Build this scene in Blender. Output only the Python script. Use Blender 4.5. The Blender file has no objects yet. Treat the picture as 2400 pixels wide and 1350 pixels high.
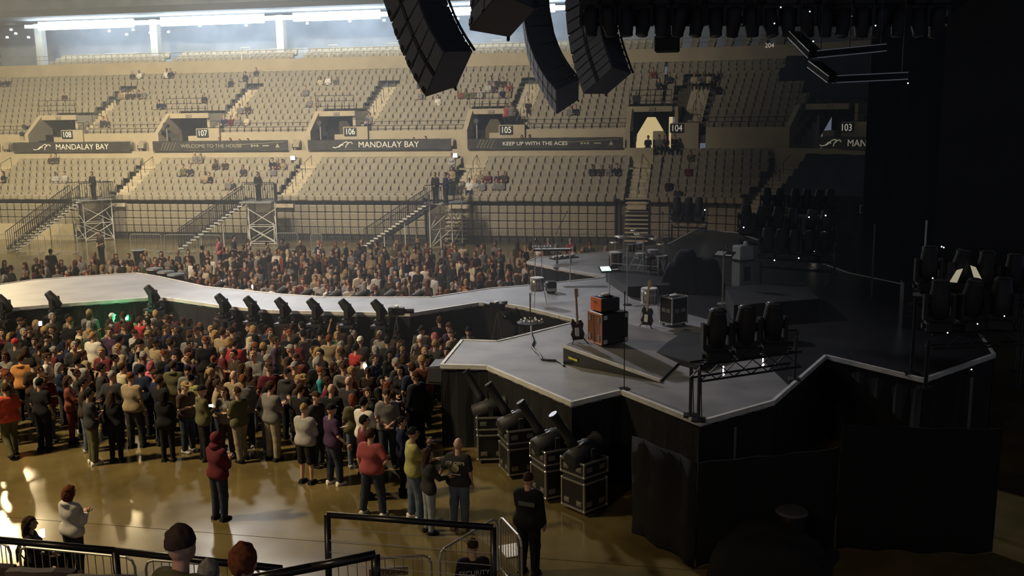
import bpy, math, random
import numpy as np
from mathutils import Vector, Matrix, Euler
from mathutils.geometry import tessellate_polygon
random.seed(7); np.random.seed(7)
S = bpy.context.scene; COL = S.collection
R = math.radians
# ------------------------------------------------------------------ camera
F, PITCH, ROLL, YAW, CH = 2287.0, .17978, .01461, .20228, 7.803
fw = Vector((-math.sin(YAW)*math.cos(PITCH), math.cos(YAW)*math.cos(PITCH), -math.sin(PITCH)))
_r = Vector((math.cos(YAW), math.sin(YAW), 0)); _u = _r.cross(fw)
rt = math.cos(ROLL)*_r - math.sin(ROLL)*_u; up = math.sin(ROLL)*_r + math.cos(ROLL)*_u
CAM = Vector((0, 0, CH))
cd = bpy.data.cameras.new('camera'); cam = bpy.data.objects.new('camera', cd); COL.objects.link(cam)
cd.sensor_width = 36; cd.lens = F*36/2400; cd.clip_end = 400
m = Matrix((rt, up, -fw)).transposed().to_4x4(); m.translation = CAM; cam.matrix_world = m
S.camera = cam
def ray(x, y): return fw + rt*((x-1200)/F) + up*((675-y)/F)
def PZ(x, y, z=0.0): d = ray(x, y); return CAM + d*((z-CH)/d.z)          # a photo point on a level plane
def PY(x, y, Y): d = ray(x, y); return CAM + d*(Y/d.y)                    # a photo point at a depth
# ------------------------------------------------------------------ world, exposure
w = bpy.data.worlds.new('arena_dark'); S.world = w; w.use_nodes = True
w.node_tree.nodes['Background'].inputs[0].default_value = (.05, .055, .07, 1)
w.node_tree.nodes['Background'].inputs[1].default_value = .9
S.view_settings.view_transform = 'Standard'; S.view_settings.look = 'None'
S.view_settings.gamma = 1; S.view_settings.use_curve_mapping = False; S.view_settings.exposure = 1.3
S.cycles.max_bounces = 5; S.cycles.diffuse_bounces = 2; S.cycles.glossy_bounces = 2
S.cycles.transmission_bounces = 3; S.cycles.transparent_max_bounces = 6; S.cycles.volume_bounces = 0
S.cycles.sample_clamp_indirect = 4; S.cycles.use_adaptive_sampling = True; S.cycles.adaptive_threshold = .02; S.cycles.use_denoising = True
# ------------------------------------------------------------------ materials
MATS = {}
def mat(name, col, rough=.7, metal=0, var=.0, scale=3., spec=.5, emit=None, es=1., bump=0., trans=0, alpha=1):
    if name in MATS: return MATS[name]
    m = bpy.data.materials.new(name); m.use_nodes = True; MATS[name] = m
    nt = m.node_tree; b = nt.nodes['Principled BSDF']
    b.inputs['Base Color'].default_value = (*col, 1); b.inputs['Roughness'].default_value = rough
    b.inputs['Metallic'].default_value = metal; b.inputs['Specular IOR Level'].default_value = spec
    if trans: b.inputs['Transmission Weight'].default_value = trans
    if alpha < 1: b.inputs['Alpha'].default_value = alpha
    if emit: b.inputs['Emission Color'].default_value = (*emit, 1); b.inputs['Emission Strength'].default_value = es
    if var or bump:
        tc = nt.nodes.new('ShaderNodeTexCoord'); n = nt.nodes.new('ShaderNodeTexNoise')
        n.inputs['Scale'].default_value = scale; n.inputs['Detail'].default_value = 4
        nt.links.new(tc.outputs['Object'], n.inputs['Vector'])
        if var:
            mr = nt.nodes.new('ShaderNodeMapRange'); mr.inputs[1].default_value = .3; mr.inputs[2].default_value = .7
            mr.inputs[3].default_value = 1-var; mr.inputs[4].default_value = 1+var
            mx = nt.nodes.new('ShaderNodeVectorMath'); mx.operation = 'SCALE'; mx.inputs[0].default_value = col
            nt.links.new(n.outputs['Fac'], mr.inputs[0]); nt.links.new(mr.outputs[0], mx.inputs['Scale'])
            nt.links.new(mx.outputs[0], b.inputs['Base Color'])
        if bump:
            bp = nt.nodes.new('ShaderNodeBump'); bp.inputs['Strength'].default_value = bump
            nt.links.new(n.outputs['Fac'], bp.inputs['Height']); nt.links.new(bp.outputs[0], b.inputs['Normal'])
    return m
def floor_mat():
    m = mat('polished_concrete_floor', (.13, .105, .06), .2)
    nt = m.node_tree; b = nt.nodes['Principled BSDF']; b.inputs['Specular Tint'].default_value = (1, .84, .5, 1); tc = nt.nodes.new('ShaderNodeTexCoord')  # warm sheen put into the specular tint
    n1 = nt.nodes.new('ShaderNodeTexNoise'); n1.inputs['Scale'].default_value = .7; n1.inputs['Detail'].default_value = 6
    n2 = nt.nodes.new('ShaderNodeTexNoise'); n2.inputs['Scale'].default_value = .25; n2.inputs['Detail'].default_value = 3
    for n in (n1, n2): nt.links.new(tc.outputs['Object'], n.inputs['Vector'])
    cr = nt.nodes.new('ShaderNodeValToRGB'); cr.color_ramp.elements[0].position = .32; cr.color_ramp.elements[1].position = .7
    cr.color_ramp.elements[0].color = (.09, .066, .024, 1); cr.color_ramp.elements[1].color = (.17, .128, .052, 1)
    nt.links.new(n1.outputs['Fac'], cr.inputs[0]); nt.links.new(cr.outputs[0], b.inputs['Base Color'])
    mr = nt.nodes.new('ShaderNodeMapRange'); mr.inputs[1].default_value = .35; mr.inputs[2].default_value = .65
    mr.inputs[3].default_value = .1; mr.inputs[4].default_value = .24
    nt.links.new(n2.outputs['Fac'], mr.inputs[0]); nt.links.new(mr.outputs[0], b.inputs['Roughness'])
    return m
M_FLOOR = floor_mat()
M_CONC = mat('beige_painted_concrete', (.46, .38, .25), .8, var=.1, scale=.8)
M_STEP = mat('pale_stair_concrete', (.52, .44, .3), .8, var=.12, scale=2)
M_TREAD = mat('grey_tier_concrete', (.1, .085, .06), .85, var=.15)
M_SEAT = mat('tan_seat_fabric', (.3, .255, .18), .75, var=.12, scale=2.5)
M_SEATD = mat('brown_seat_shell', (.11, .085, .055), .6)
M_BLK = mat('black_metal', (.012, .012, .013), .4)
M_BLKM = mat('matte_black_paint', (.016, .016, .018), .6)
M_DRAPE = mat('black_drape_cloth', (.007, .007, .008), .9, var=.3, scale=1.5)
M_DRAPEN = mat('blue_black_drape_cloth', (.007, .009, .016), .9, var=.3, scale=.8)
M_ALU = mat('brushed_aluminium', (.55, .54, .52), .35, .85)
M_STEEL = mat('galvanised_steel', (.42, .41, .38), .45, .6)
M_WHITE = mat('white_paint', (.8, .78, .72), .5)
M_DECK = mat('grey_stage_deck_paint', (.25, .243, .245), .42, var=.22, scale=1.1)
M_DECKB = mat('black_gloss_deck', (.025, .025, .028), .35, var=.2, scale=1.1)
M_LED = mat('cool_white_led', (1, 1, 1), emit=(.72, .87, 1), es=13)
M_LEDW = mat('small_white_indicator', (1, 1, 1), emit=(.95, .97, 1), es=5)
M_LAMP = mat('warm_lamp_lens', (1, .9, .6), emit=(1, .82, .45), es=60)
# ------------------------------------------------------------------ mesh helpers
class MB:
    """collects shapes into one mesh"""
    def __init__(s): s.v = []; s.f = []; s.mi = []; s.k = 0
    def add(s, vs, fs):
        o = len(s.v); s.v += [tuple(x) for x in vs]; s.f += [tuple(i+o for i in f) for f in fs]; s.mi += [s.k]*len(fs); return s
    def box(s, c, d, rz=0, M=None):
        x, y, z = d[0]/2, d[1]/2, d[2]/2
        vs = [Vector((a*x, b*y, e*z)) for e in (-1, 1) for b in (-1, 1) for a in (-1, 1)]
        T = M if M is not None else Matrix.Translation(c) @ Matrix.Rotation(rz, 4, 'Z')
        return s.add([T @ v for v in vs], [(0, 2, 3, 1), (4, 5, 7, 6), (0, 1, 5, 4), (2, 6, 7, 3), (0, 4, 6, 2), (1, 3, 7, 5)])
    def tube(s, a, b, r, n=6, r2=None, cap=True):
        a, b = Vector(a), Vector(b); d = (b-a)
        if d.length < 1e-6: return s
        q = d.to_track_quat('Z', 'Y'); r2 = r if r2 is None else r2; vs = []
        for p, rr in ((a, r), (b, r2)):
            for i in range(n): t = 2*math.pi*(i+.5)/n; vs.append(p + q @ Vector((rr*math.cos(t), rr*math.sin(t), 0)))
        fs = [(i, (i+1) % n, n+(i+1) % n, n+i) for i in range(n)]
        if cap: fs += [tuple(range(n-1, -1, -1)), tuple(range(n, 2*n))]
        return s.add(vs, fs)
    def path(s, pts, r, n=6):
        for a, b in zip(pts, pts[1:]): s.tube(a, b, r, n)
        return s
    def lathe(s, prof, n=12, M=None):
        """prof: (radius, z) from bottom to top"""
        M = M or Matrix.Identity(4); vs = []; k = len(prof)
        for r, z in prof:
            for i in range(n): t = 2*math.pi*i/n; vs.append(M @ Vector((r*math.cos(t), r*math.sin(t), z)))
        fs = [(j*n+i, j*n+(i+1) % n, (j+1)*n+(i+1) % n, (j+1)*n+i) for j in range(k-1) for i in range(n)]
        fs += [tuple(range(n-1, -1, -1)), tuple(range((k-1)*n, k*n))]
        return s.add(vs, fs)
    def prism(s, poly, z0, z1):
        n = len(poly); P = [Vector((p[0], p[1], 0)) for p in poly]
        if sum(P[i].x*P[(i+1) % n].y-P[(i+1) % n].x*P[i].y for i in range(n)) < 0: P.reverse()
        g = lambda z, i: z(i) if callable(z) else z
        vs = [(p.x, p.y, g(z0, i)) for i, p in enumerate(P)] + [(p.x, p.y, g(z1, i)) for i, p in enumerate(P)]
        fs = [(i, (i+1) % n, n+(i+1) % n, n+i) for i in range(n)]
        for t in tessellate_polygon([P]):
            a, b, c = t
            if (P[b]-P[a]).cross(P[c]-P[a]).z < 0: a, b, c = c, b, a
            fs += [(n+a, n+b, n+c), (c, b, a)]
        return s.add(vs, fs)
    def sphere(s, c, r, n=10, k=6, sc=(1, 1, 1)):
        prof = [(max(1e-4, math.sin(math.pi*i/k)), -math.cos(math.pi*i/k)) for i in range(k+1)]
        return s.lathe(prof, n, Matrix.Translation(c) @ Matrix.Diagonal((r*sc[0], r*sc[1], r*sc[2], 1)))
    def mesh(s, name, mats, smooth=False):
        me = bpy.data.meshes.new(name); me.from_pydata(s.v, [], s.f)
        for q in (mats if isinstance(mats, (list, tuple)) else [mats]): me.materials.append(q)
        if any(s.mi): me.polygons.foreach_set('material_index', s.mi)
        if smooth: me.polygons.foreach_set('use_smooth', [True]*len(s.f))
        me.update(); return me
    def build(s, name, mats, parent=None, smooth=False, **kw):
        return link(name, s.mesh(name, mats, smooth), parent, **kw)
def link(name, data, parent=None, loc=None, rot=None, M=None, **kw):
    o = bpy.data.objects.new(name, data); COL.objects.link(o)
    if parent is not None: o.parent = parent
    if M is not None: o.matrix_local = M
    else:
        if loc is not None: o.location = loc
        if rot is not None: o.rotation_euler = rot
    return tag(o, **kw)
def tag(o, label=None, cat=None, group=None, kind=None):
    if label: o['label'] = label
    if cat: o['category'] = cat
    if group: o['group'] = group
    if kind: o['kind'] = kind
    return o
def empty(name, loc=(0, 0, 0), rz=0, label=None, cat=None, group=None, kind=None):
    return link(name, None, None, loc, (0, 0, rz), label=label, cat=cat, group=group, kind=kind)
def copytree(o, parent=None, **kw):
    c = o.copy(); COL.objects.link(c); c.parent = parent
    for ch in o.children: copytree(ch, c)
    return tag(c, **kw)
def bevelbox(d, b):
    """box mesh with chamfered vertical and horizontal edges"""
    x, y, z = d[0]/2, d[1]/2, d[2]/2; q = MB(); rows = []
    for zz, k in ((-z, b), (-z+b, 0), (z-b, 0), (z, b)):
        X, Y = x-k, y-k
        rows.append([(X, -Y+b, zz), (X, Y-b, zz), (X-b, Y, zz), (-X+b, Y, zz), (-X, Y-b, zz), (-X, -Y+b, zz), (-X+b, -Y, zz), (X-b, -Y, zz)])
    vs = sum(rows, []); fs = [tuple(range(7, -1, -1)), tuple(range(24, 32))]
    for j in range(3):
        for i in range(8): fs.append((j*8+i, j*8+(i+1) % 8, (j+1)*8+(i+1) % 8, (j+1)*8+i))
    return q.add(vs, fs)
def text(s, size, parent, M, material, name='lettering', extrude=.006, align='CENTER', sx=1, shear=0):
    c = bpy.data.curves.new(name, 'FONT'); c.body = s; c.size = size; c.extrude = extrude
    c.align_x = align; c.align_y = 'CENTER'; c.materials.append(material); c.shear = shear
    return link(name, c, parent, M=M @ Matrix.Diagonal((sx, 1, 1, 1)))
def frame(o, x, z):
    """matrix from an origin, an x axis and a z axis"""
    x = Vector(x).normalized(); z = Vector(z); z = (z - x*z.dot(x)).normalized(); y = z.cross(x)
    m = Matrix((x, y, z)).transposed().to_4x4(); m.translation = o; return m
# ------------------------------------------------------------------ flood lights (all unseen; some only added as fill)
def flood(loc, target, power, col, size=2.2, spot=None, blend=.6):
    if spot:
        l = bpy.data.lights.new('unseen_flood_light', 'SPOT'); l.spot_size = R(spot); l.spot_blend = blend; l.shadow_soft_size = size/2
    else:
        l = bpy.data.lights.new('unseen_flood_light', 'AREA'); l.shape = 'DISK'; l.size = size
    l.energy = power; l.color = col
    o = bpy.data.objects.new('unseen_flood_light', l); COL.objects.link(o); o.location = loc
    o.rotation_euler = (Vector(target)-Vector(loc)).to_track_quat('-Z', 'Y').to_euler(); return o
WARM, NEUT, COOL = (1, .8, .46), (1, .9, .74), (.72, .86, 1)
flood((-53, 62, 20.5), (-17, 22, 0), 9000, WARM, 2.2, spot=27, blend=.8)
flood((-45, 66, 22), (-14, 20, 0), 700, WARM, 1.4, spot=24, blend=.8)
flood((-47, 34, 25), (-45, 62, 6), 20000, (1, .85, .5), 2.4, spot=100, blend=1)
flood((-26, 33, 25), (-27, 64, 6), 21000, (1, .925, .78), 2.4, spot=88, blend=1)
flood((-34, 15, 24), (-17, 38, 0), 21000, (1, .8, .62), 2.2, spot=44, blend=1)  # fill spot added to brighten the far crowd
flood((-26, 46, 22), (-9, 28.5, 2), 19000, (.93, .93, 1), 1.6, spot=38, blend=1)
flood((-27, 11, 22), (-14, 20, 0), 16500, (1, .8, .48), 2.2, spot=50, blend=1)
flood((-9, -3, 13), (-4, 7, 3.5), 700, (1, .72, .42), 1, spot=60, blend=1)  # fill spot added over the near stand to lift the foreground heads
# ================================================================== the building
fl = empty('floor', kind='structure')
MB().box((0, 35, -.06), (150, 90, .1)).build('floor_base', mat('dark_floor_joint', (.03, .025, .015), .9), fl)  # dark base seen in the joints between slabs
for (y0, y1) in ((-4, 15.88), (15.9, 30), (30.02, 44), (44.02, 80)):
    MB().box((-5, (y0+y1)/2, -.01), (130, y1-y0, .02)).build('floor_slab', M_FLOOR, fl)
YB, XS, RA = 56.6, -3.5, 14.0
def path(u, off):
    """plan of the far stand: straight, then a corner that bends towards the stage end"""
    if u <= XS: return Vector((u, YB+off, 0)), 0.
    t = (u-XS)/RA
    return Vector((XS+(RA+off)*math.sin(t), YB-RA+(RA+off)*math.cos(t), 0)), -t
def FM(u, off, z):
    p, a = path(u, off); return Matrix.Translation((p.x, p.y, z)) @ Matrix.Rotation(a, 4, 'Z')
U0, U1 = -62., 16.
def us(a, b, step=1.2):
    if b <= XS: return [a, b]
    r = [a] if a < XS else []
    s = max(a, XS); n = max(1, int((b-s)/step)); return r + [s+(b-s)*i/n for i in range(n+1)]
def strip(prof, a, b, name, material, parent=None, **kw):
    """sweep a closed profile of (offset, z) along the stand"""
    q = MB(); ul = us(a, b); n = len(prof); vs = []
    for u in ul:
        for off, z in prof: p, _ = path(u, off); vs.append((p.x, p.y, z))
    fs = [(j*n+i, (j+1)*n+i, (j+1)*n+(i+1) % n, j*n+(i+1) % n) for j in range(len(ul)-1) for i in range(n)]
    P = [Vector((o, z, 0)) for o, z in prof]
    for t in tessellate_polygon([P]): fs += [t, tuple((len(ul)-1)*n+i for i in reversed(t))]
    return q.add(vs, fs).build(name, material, parent, **kw)
LROW = [(.65+.8*i, 3.05-.85+.38*i) for i in range(6)]            # seat back offset, tread height
UROW = [(6.55+.83*j, 7.0-.85+.40*j) for j in range(11)]
tier = empty('stand_lower_tier', kind='structure')
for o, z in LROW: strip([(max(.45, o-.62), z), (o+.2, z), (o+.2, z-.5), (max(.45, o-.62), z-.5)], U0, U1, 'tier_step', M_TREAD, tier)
tier2 = empty('stand_upper_tier', kind='structure')

strip([(4.9, 4.7), (5.9, 4.7), (5.9, 4.5), (4.9, 4.5)], U0, U1, 'floor_cross_aisle', M_TREAD, kind='structure')
# section data: lower aisle (u0,u1), portal (u0,u1), upper aisle (u0,u1)
SEC = {'108': (-49.4, -48.1, -47.3, -44.8, -44.8, -43.7), '107': (-38.3, -37.0, -37.2, -34.5, -34.4, -33.2), '106': (-26.7, -25.4, -26.1, -23.8, -23.7, -22.5),
       '105': (-15.4, -14.1, -15.4, -13.2, -13.1, -11.9), '104': (-4.75, -3.65, -5.0, -2.75, -2.65, -1.45), '103': (2.1, 3.3, 2.6, 4.7, 4.8, 5.8)}
def segs(pairs, a=U0, b=U1):
    out = []; c = a
    for s, e in sorted(pairs):
        if s > c: out.append((c, s))
        c = max(c, e)
    if c < b: out.append((c, b))
    return out
for a, b in segs([(-3.55, 2.0)]): strip([(4.74, 3.9), (4.9, 3.9), (4.9, 5.42), (4.74, 5.42)], a, b, 'wall_lower_stand', M_CONC, kind='structure')
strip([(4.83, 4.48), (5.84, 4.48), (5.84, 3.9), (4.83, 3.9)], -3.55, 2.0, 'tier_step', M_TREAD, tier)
PORT = [(v[2], v[3]) for v in SEC.values()]
NTH = {'108': 'leftmost', '107': 'second', '106': 'third', '105': 'fourth', '104': 'fifth', '103': 'last'}
for j, (o, z) in enumerate(UROW):
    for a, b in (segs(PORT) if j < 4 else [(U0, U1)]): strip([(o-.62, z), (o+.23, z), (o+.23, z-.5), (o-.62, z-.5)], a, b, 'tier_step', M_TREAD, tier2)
GR = 0
# the upper stand's front wall, broken by the portals
for a, b in segs([(v[2]-.25, v[5]+.15) for v in SEC.values()]):
    strip([(5.85, 4.6), (6.0, 4.6), (6.0, 6.62), (5.85, 6.62)], a, b, 'wall_upper_stand', M_CONC, kind='structure')
    q = MB(); ul = us(a+.1, b-.1, .8)
    for h in (6.95, 7.22): q.path([FM(u, 5.95, h) @ Vector() for u in ul], .018, 5)
    for k in range(int((b-a)/1.6)+1):
        u = a+.1+(b-a-.2)*k/max(1, int((b-a)/1.6)); q.tube(FM(u, 5.95, 6.6) @ Vector(), FM(u, 5.95, 7.22) @ Vector(), .016, 5)
    q.build('guard_rail', M_BLKM, label='thin dark guard rail on the upper stand wall, %s stretch from the left' % ('leftmost', 'second', 'third', 'fourth', 'fifth', 'sixth', 'last')[GR], cat='railing'); GR += 1
M_DARKIN = mat('shaded_tunnel_wall', (.05, .042, .03), .9)  # tunnel shade put into the wall colour
M_TUN = mat('glowing_tunnel_plaster', (.75, .65, .4), .8, emit=(1, .8, .4), es=.22)  # tunnel light put into the plaster as a glow
M_TUN2 = mat('faint_glow_tunnel_plaster', (.5, .42, .26), .8, emit=(1, .8, .4), es=.03)  # weaker glow for the half-lit tunnels
M_SIGN = mat('black_sign_board', (.02, .018, .015), .5)
M_TXT = mat('white_sign_lettering', (.85, .82, .72), .6, emit=(1, .95, .8), es=.12)
def stairs(u0, u1, rows, name, sec, which, half=True):
    e = empty(name, kind='structure')
    for i, (o, z) in enumerate(rows):
        for h in (0, 1):
            zz = z + h*.19; oo = o-.66+h*.41
            M = FM((u0+u1)/2, oo+.21, zz-.02)
            MB().box((0, 0, 0), (u1-u0, .42, .22), M=M).build('stair_step', M_STEP, e)
    r = MB(); uc = (u0+u1)/2
    for k in range(0, len(rows)-1, 2):
        o, z = rows[k]; o2, z2 = rows[min(k+1, len(rows)-1)]
        a, b = FM(uc, o-.2, z) @ Vector(), FM(uc, o2+.1, z2) @ Vector()
        r.tube(a, a+Vector((0, 0, .95)), .02, 5); r.tube(b, b+Vector((0, 0, .95)), .02, 5); r.tube(a+Vector((0, 0, .95)), b+Vector((0, 0, .95)), .02, 5)
    r.build('handrail', M_BLK, label='dark centre handrail of the %s %s stair flight from the left' % (NTH[sec], which), cat='handrail')
for n, (la, lb, pa, pb, ua, ub) in SEC.items():
    stairs(la, lb, LROW+[(5.0, 4.35)], 'stair_flight_lower', n, 'lower'); stairs(ua, ub, UROW[:9], 'stair_flight_upper', n, 'upper')
    e = empty('portal_opening', kind='structure'); zt = 7.62
    for u, k in ((pa-.15, .3), (pb+.1, .2)):                 # side walls sloping with the stand
        M = FM(u, 5.0, 0); q = MB()
        pf = [(-.1, 4.6), (5.3, 4.6), (5.3, zt+.3), (1.6, zt+.3), (-.1, 6.62)] if k == .3 else [(1.75, 4.6), (5.3, 4.6), (5.3, zt+.3), (1.75, zt+.3)]
        vs = [M @ Vector((s*k/2, o, z)) for s in (-1, 1) for o, z in pf]; nn = len(pf)
        q.add(vs, [tuple(range(nn)), tuple(range(2*nn-1, nn-1, -1))]+[(i, nn+i, nn+(i+1) % nn, (i+1) % nn) for i in range(nn)])
        q.build('portal_side', M_CONC, e)
    c = (pa+pb)/2; wd = pb-pa
    MB().box((0, 0, 0), (wd+.5, .25, .34), M=FM(c, 6.65, zt+.16)).build('portal_lintel', M_CONC, e)
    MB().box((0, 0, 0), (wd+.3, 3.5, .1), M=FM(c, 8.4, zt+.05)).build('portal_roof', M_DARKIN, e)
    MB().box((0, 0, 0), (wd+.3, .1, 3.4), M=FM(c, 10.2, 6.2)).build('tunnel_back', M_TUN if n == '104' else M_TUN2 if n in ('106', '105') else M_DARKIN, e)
    MB().box((0, 0, 0), (wd+.3, 4.2, .1), M=FM(c, 8.0, 4.7)).build('tunnel_floor', M_TREAD, e)
    for s in (-1, 1):                                         # tied-back tunnel drapes
        q = MB(); M = FM(c, 8.0, 0); x0 = s*wd/2
        q.add([M @ Vector(v) for v in ((x0, 0, zt), (s*.05, 0, zt), (x0*.9, 0, 6.0), (x0*.95, .05, 4.8), (x0, .05, 4.8))], [(0, 1, 2, 3, 4)])
        q.build('tunnel_drape', M_DRAPE, e)
    MB().box((0, 0, 0), (.42, .06, .2), M=FM(c+.1, 6.48, zt+.17)).build('exit_box', mat('exit_box_grey', (.35, .32, .25), .5), e)
    text('EXIT', .13, e, FM(c+.1, 6.44, zt+.17) @ Matrix.Rotation(R(90), 4, 'X'), mat('exit_letters', (.3, .1, .06), .6))
    q = MB(); M = FM(c, 6.6, 0)
    for h in (.35, .7, 1.05):
        q.tube(M @ Vector((-wd/2-.2, 0, zt+.3+h)), M @ Vector((wd/2+.2, 0, zt+.3+h)), .02, 5)
    for k in range(5): x = -wd/2-.2+(wd+.4)*k/4; q.tube(M @ Vector((x, 0, zt+.3)), M @ Vector((x, 0, zt+1.35)), .02, 5)
    q.build('portal_railing', M_BLKM, label='dark railing over the %s portal from the left' % NTH[n], cat='railing')
    q = MB(); M = FM((ua+ub)/2+.05, 5.9, 0)
    for h in (.5, .95): q.tube(M @ Vector((-.65, 0, 6.45+h)), M @ Vector((.65, 0, 6.45+h)), .022, 5)
    for x in (-.65, .65): q.tube(M @ Vector((x, 0, 6.2)), M @ Vector((x, 0, 7.4)), .022, 5)
    q.build('stair_guard_rail', M_BLK, label='black guard rail above the %s section sign from the left' % NTH[n], cat='railing')
    q = MB()                                                  # block carrying the number, stepped at its left
    uc = (ua+ub)/2
    q.box(0, (1.7, 1.0, 2.2), M=FM(uc-.15, 6.2, 5.8)); q.box(0, (.7, .9, 1.7), M=FM(uc-1.3, 6.2, 5.55))
    q.build('wall_sign_block', M_CONC, kind='structure')
    sg = empty('section_sign', label='black section sign numbered %s beside the %s portal from the left' % (n, NTH[n]), cat='sign')
    Ms = FM(uc-.5, 5.66, 6.58); sg.matrix_world = Ms
    MB().box((0, 0, 0), (.84, .05, .54)).build('sign_board', M_SIGN, sg)
    text(n, .56, sg, Matrix.Translation((0, -.03, -.01)) @ Matrix.Rotation(R(90), 4, 'X'), M_TXT, sx=.85)
# banners on the rail in front of the cross aisle
M_BAN = mat('dark_banner_print', (.035, .03, .024), .55, var=.5, scale=1.2)
M_BTX = mat('cream_banner_lettering', (.8, .74, .58), .6, emit=(1, .92, .7), es=.06)
M_TX2 = mat('olive_banner_lettering', (.4, .36, .24), .6)
def wave_logo(parent, x0, s, mt):
    q = MB()
    for pts in ([(-.0, -.1), (.12, -.14), (.3, -.08), (.42, .02), (.52, .04), (.55, -.03)], [(.3, -.12), (.45, -.02), (.58, .1), (.74, .16), (.84, .1), (.8, .03)], [(.68, -.14), (.72, 0), (.86, .12), (1.0, .13), (1.05, .05)]):
        q.path([(x0+a*s, -.03, b*s) for a, b in pts], .022*s, 5)
    q.build('wave_logo', mt, parent)
def banner(u0, u1, kind, lab, back=.0):
    c = (u0+u1)/2; e = empty('rail_banner', label=lab, cat='banner'); e.matrix_world = FM(c, 4.62, 5.74); L = u1-u0
    MB().box((0, 0, 0), (L, .03, .6)).build('banner_cloth', M_BAN, e)
    q = MB(); q.tube((-L/2, .03, -.36), (L/2, .03, -.36), .025, 6); q.tube((-L/2, .03, .33), (L/2, .03, .33), .025, 6); q.build('banner_rail', M_BLKM, e)
    Mt = lambda x, z=0: Matrix.Translation((x, -.025, z)) @ Matrix.Rotation(R(90), 4, 'X')
    if kind == 'M':
        x0 = -L*.32 if L > 7 else -L/2+.2
        wave_logo(e, x0, 1.3, M_BTX); text('MANDALAY BAY', .54, e, Mt(x0+1.75, 0), M_BTX, align='LEFT', sx=1.02)
    else:
        text(kind, .33, e, Mt(-L*.06, 0), M_TX2 if kind[0] == 'W' else M_BTX, sx=1.12)
        q = MB()
        for k, x in enumerate((.24, .26, .28)): q.box((L*x, -.03, 0), (.14, .02, .13-.03*(k == 1)))
        q.box((L*.34, -.03, 0), (.45, .02, .08)); q.add([(L*.41, -.03, -.12), (L*.44, -.03, -.12), (L*.425, -.03, .15)], [(0, 1, 2)])
        q.build('sponsor_marks', M_TX2, e)
        q = MB()
        for k in range(5): x = -L*.44+k*.22; q.tube((x, -.02, -.28), (x+.28, -.02, .28), .018, 4)
        q.tube((L*.1, -.02, .05), (L*.47, -.02, .24), .02, 4); q.build('gold_streaks', mat('gold_banner_streaks', (.35, .29, .16), .5), e)
banner(-48.4, -39.2, 'M', 'dark banner reading MANDALAY BAY below section 108 sign')
banner(-37.5, -27.6, 'WELCOME TO THE HOUSE', 'dark banner reading WELCOME TO THE HOUSE below section 107')
banner(-26.2, -16.4, 'M', 'dark banner reading MANDALAY BAY between the 106 and 105 portals')
banner(-15.3, -5.4, 'KEEP UP WITH THE ACES', 'dark banner reading KEEP UP WITH THE ACES below section 105')
banner(2.95, 9.6, 'M', 'dark banner reading MANDALAY BAY below section 103, cut by the black drape')
# ------------------------------------------------------------------ upper deck
strip([(15.2, 11.05), (15.4, 11.05), (15.4, 11.98), (15.2, 11.98)], U0, U1, 'wall_balcony_fascia', M_CONC, kind='structure')
strip([(15.4, 11.2), (22, 11.2), (22, 11.0), (15.4, 11.0)], U0, U1, 'floor_balcony', M_TREAD, kind='structure')
M_BACK = mat('blue_grey_concourse_wall', (.23, .25, .28), .8, var=.25, scale=.5)
strip([(21.5, 11.2), (21.8, 11.2), (21.8, 24), (21.5, 24)], U0, 30, 'wall_concourse', M_BACK, kind='structure')
strip([(14.5, 15.7), (22, 15.7), (22, 16.2), (14.5, 16.2)], U0, U1, 'ceiling_concourse', mat('dark_concourse_soffit', (.08, .085, .09), .8), kind='structure')
MB().box((-5, 35, 26.2), (140, 100, .3)).build('ceiling', mat('dark_roof_deck', (.03, .032, .036), .9), kind='structure')
MB().box((-66, 35, 11), (.4, 100, 30)).build('wall_left', mat('warm_end_wall', (.3, .25, .15), .9, var=.2, scale=.3), kind='structure')
for i, px in enumerate((95, 365, 660, 1000, 1250)):
    p = PY(px, 90, 75.6); k = MB().box((p.x, 75.6, 13.4), (.62, .62, 4.4)); k.build('column', mat('pale_column_paint', (.42, .41, .37), .8), kind='structure')
for i, (px, n) in enumerate(((250, 3), (300, 2), (640, 2), (700, 2), (1075, 1))):
    p = PY(px, 105, 77); MB().box((p.x, 77.6, 12.6), (1.2, .1, 1.1)).box((p.x, 77.55, 12.6), (1.3, .06, .06)).build('wall_panel_concourse', mat('pale_panel_paint', (.4, .4, .38), .8), kind='structure')
rail = MB(); ul = us(U0, 9, .8)
for h in (12.35, 12.65): rail.path([FM(u, 15.35, h) @ Vector() for u in ul], .018, 5)
for k in range(60): u = U0+1.2*k; rail.tube(FM(u, 15.35, 11.95) @ Vector(), FM(u, 15.35, 12.65) @ Vector(), .016, 4)
rail.build('balcony_rail', M_STEEL, label='long thin steel rail along the balcony edge', cat='railing')
for nm, px, py in (('205', 1413, 118), ('204', 1803, 97), ('203', 2133, 75), ('206', 1030, 133), ('207', 740, 133), ('208', 432, 143), ('209', 156, 153)):
    best = min(((FM(U0+.1*k, 15.15, 11.9) @ Vector(), U0+.1*k) for k in range(760)), key=lambda t: abs((t[0]-CAM).dot(rt)/(t[0]-CAM).dot(fw)*F+1200-px))
    if nm in ('206', '207', '208', '209'): continue
    e = empty('balcony_number', label={'205': 'white balcony number 205 beside the wide hanging array', '204': 'white balcony number 204 under the lighting rig', '203': 'dim white balcony number 203 near the drape'}[nm], cat='sign'); e.matrix_world = FM(best[1], 15.17, 11.93)
    text(nm, .42, e, Matrix.Rotation(R(90), 4, 'X'), M_TXT)
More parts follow.
